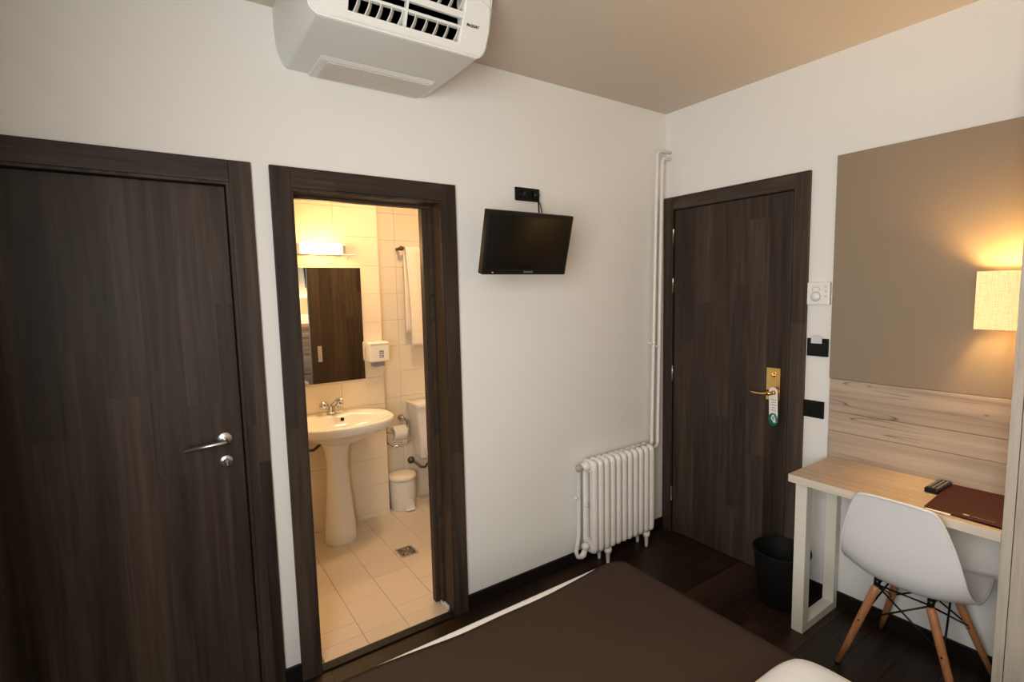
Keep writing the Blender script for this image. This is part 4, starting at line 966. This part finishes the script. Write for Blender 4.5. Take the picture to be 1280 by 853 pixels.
for r_ in rods:
    bm = new_bm(); add_tube(bm, r_, .0038, 8); obj('wire_brace', bm, M_BLK, cr)
for k in 'ABCD':
    bm = new_bm(); p = Vector(tops[k]); add_tube(bm, [p+Vector((0, 0, .001)), p+Vector((.010, 0, .030))], [.0115, .013], 12); obj('mount_cup', bm, M_BLK, cr)

# ------------------------------------------------------------------ waste basket
wb = thing('waste_basket', (-.185, -.895, 0), 'black waste basket on the floor behind the desk leg', 'waste basket')
bm = new_bm(); add_lathe(bm, [(.0001, .002), (.098, .002), (.100, .006), (.128, .270), (.134, .272), (.134, .280), (.126, .281), (.097, .010), (.0001, .009)], (-.195, -.893, 0), 40)
obj('bucket', bm, M_BLKM, wb, sharp=50)
bm = new_bm(); a0 = math.radians(-35); c_, s2 = math.cos(a0), math.sin(a0)
add_box(bm, (-.020, -.004, -.026), (.020, .004, .026), .002); bmesh.ops.transform(bm, matrix=Matrix.Translation((-.195+.130*c_, -.893+.130*s2, .266)) @ Matrix.Rotation(a0+PI/2, 4, 'Z'), verts=bm.verts)
obj('bag_clip', bm, M_BLK, wb)

# ------------------------------------------------------------------ things on the desk
DZ = .7603
rm = thing('remote_control', (-.10, -1.48, DZ), 'black remote control lying on the desk against the red folder', 'remote')
P0, P1 = Vector((-.245, -1.492, DZ)), Vector((-.045, -1.462, DZ)); ax = (P1-P0).normalized(); len_ = .155; cc = Vector((-.128, -1.483, DZ)); ax = Vector((1, -.03, 0)).normalized(); ay = Vector((-ax.y, ax.x, 0))
MR = basis(cc, ax, ay, (0, 0, 1))
t = bmesh.new(); add_box(t, (-len_/2, -.0235, .0005), (len_/2, .0235, .021), .006, 3); bmesh.ops.transform(t, matrix=MR, verts=t.verts); obj('casing', t, M_BLK, rm)
MB_ = mottled('rubber_grey', (.20, .20, .20), .7)
for i in range(8):
    for j in range(3):
        t = bmesh.new(); x = -len_/2+.022+i*.0158; y = (j-1)*.0135; add_box(t, (x-.0045, y-.0040, .0208), (x+.0045, y+.0040, .0228), .001, 1); bmesh.ops.transform(t, matrix=MR, verts=t.verts)
        obj('button', t, MB_, rm)
fo = thing('folder', (-.2, -1.6, DZ), 'dark red leatherette folder lying on the desk', 'folder')
poly = [(-.385, -1.512), (-.040, -1.500), (-.030, -1.733), (-.392, -1.733)]
bm = new_bm(); add_prism(bm, poly, 2, DZ+.0050, DZ+.0075, .0008); obj('cover', bm, M_FOLDER, fo)
bm = new_bm(); add_prism(bm, poly, 2, DZ+.0001, DZ+.0018); obj('back_cover', bm, M_FOLDER, fo)
bm = new_bm(); add_prism(bm, [(-.389, -1.517), (-.05, -1.507), (-.04, -1.728), (-.380, -1.728)], 2, DZ+.0019, DZ+.0049); obj('inner_pages', bm, mottled('dark_pages', (.08, .02, .016), .7), fo)
bm = new_bm(); add_prism(bm, [(-.400, -1.518), (-.30, -1.517), (-.30, -1.592), (-.402, -1.592)], 2, DZ+.0020, DZ+.0048); obj('paper_sheet', bm, M_PAPER, fo)
bm = new_bm(); add_lathe(bm, [(.0001, 0), (.009, 0), (.009, .0004), (.0001, .0004)], (-.362, -1.628, DZ+.0076), 16, sx=.6, sy=1.1); obj('gilt_emblem', bm, mat_base('gilt', (.65, .5, .4), .35), fo)
bm = new_bm()
for i in range(12): add_box(bm, (-.366, -1.648-i*.0052, DZ+.0076), (-.360+.002*(i % 3), -1.6455-i*.0052, DZ+.0079))
obj('gilt_lettering', bm, mat_base('gilt_dull', (.35, .2, .16), .4), fo)

# added curtain out of view, blocks window light from the left door's edge
bm = new_bm(); g = []; n = 60
for z in (.06, .7, 1.4, 2.0, 2.58):
    g.append([bm.verts.new((-3.135+.055*math.sin(i*1.05+z*.3), -1.36+.96*i/n, z)) for i in range(n+1)])
for a, b in zip(g, g[1:]):
    for i in range(n):
        f = bm.faces.new([a[i], a[i+1], b[i+1], b[i]]); f.smooth = True
ct = obj('curtain', bm, M_CURT); so = ct.modifiers.new('solid', 'SOLIDIFY'); so.thickness = .004
tag(ct, 'added dark curtain out of view, shading the far edge of the left door', 'curtain')
bm = new_bm(); add_tube(bm, [(-3.135, -2.60, 2.60), (-3.135, -.36, 2.60)], .014, 12)
for y in (-2.5, -.55): add_tube(bm, [(-3.299, y, 2.60), (-3.135, y, 2.60)], .008, 8)
tag(obj('curtain_rod', bm, M_BLKM), 'black curtain rod above the window', 'curtain rod')
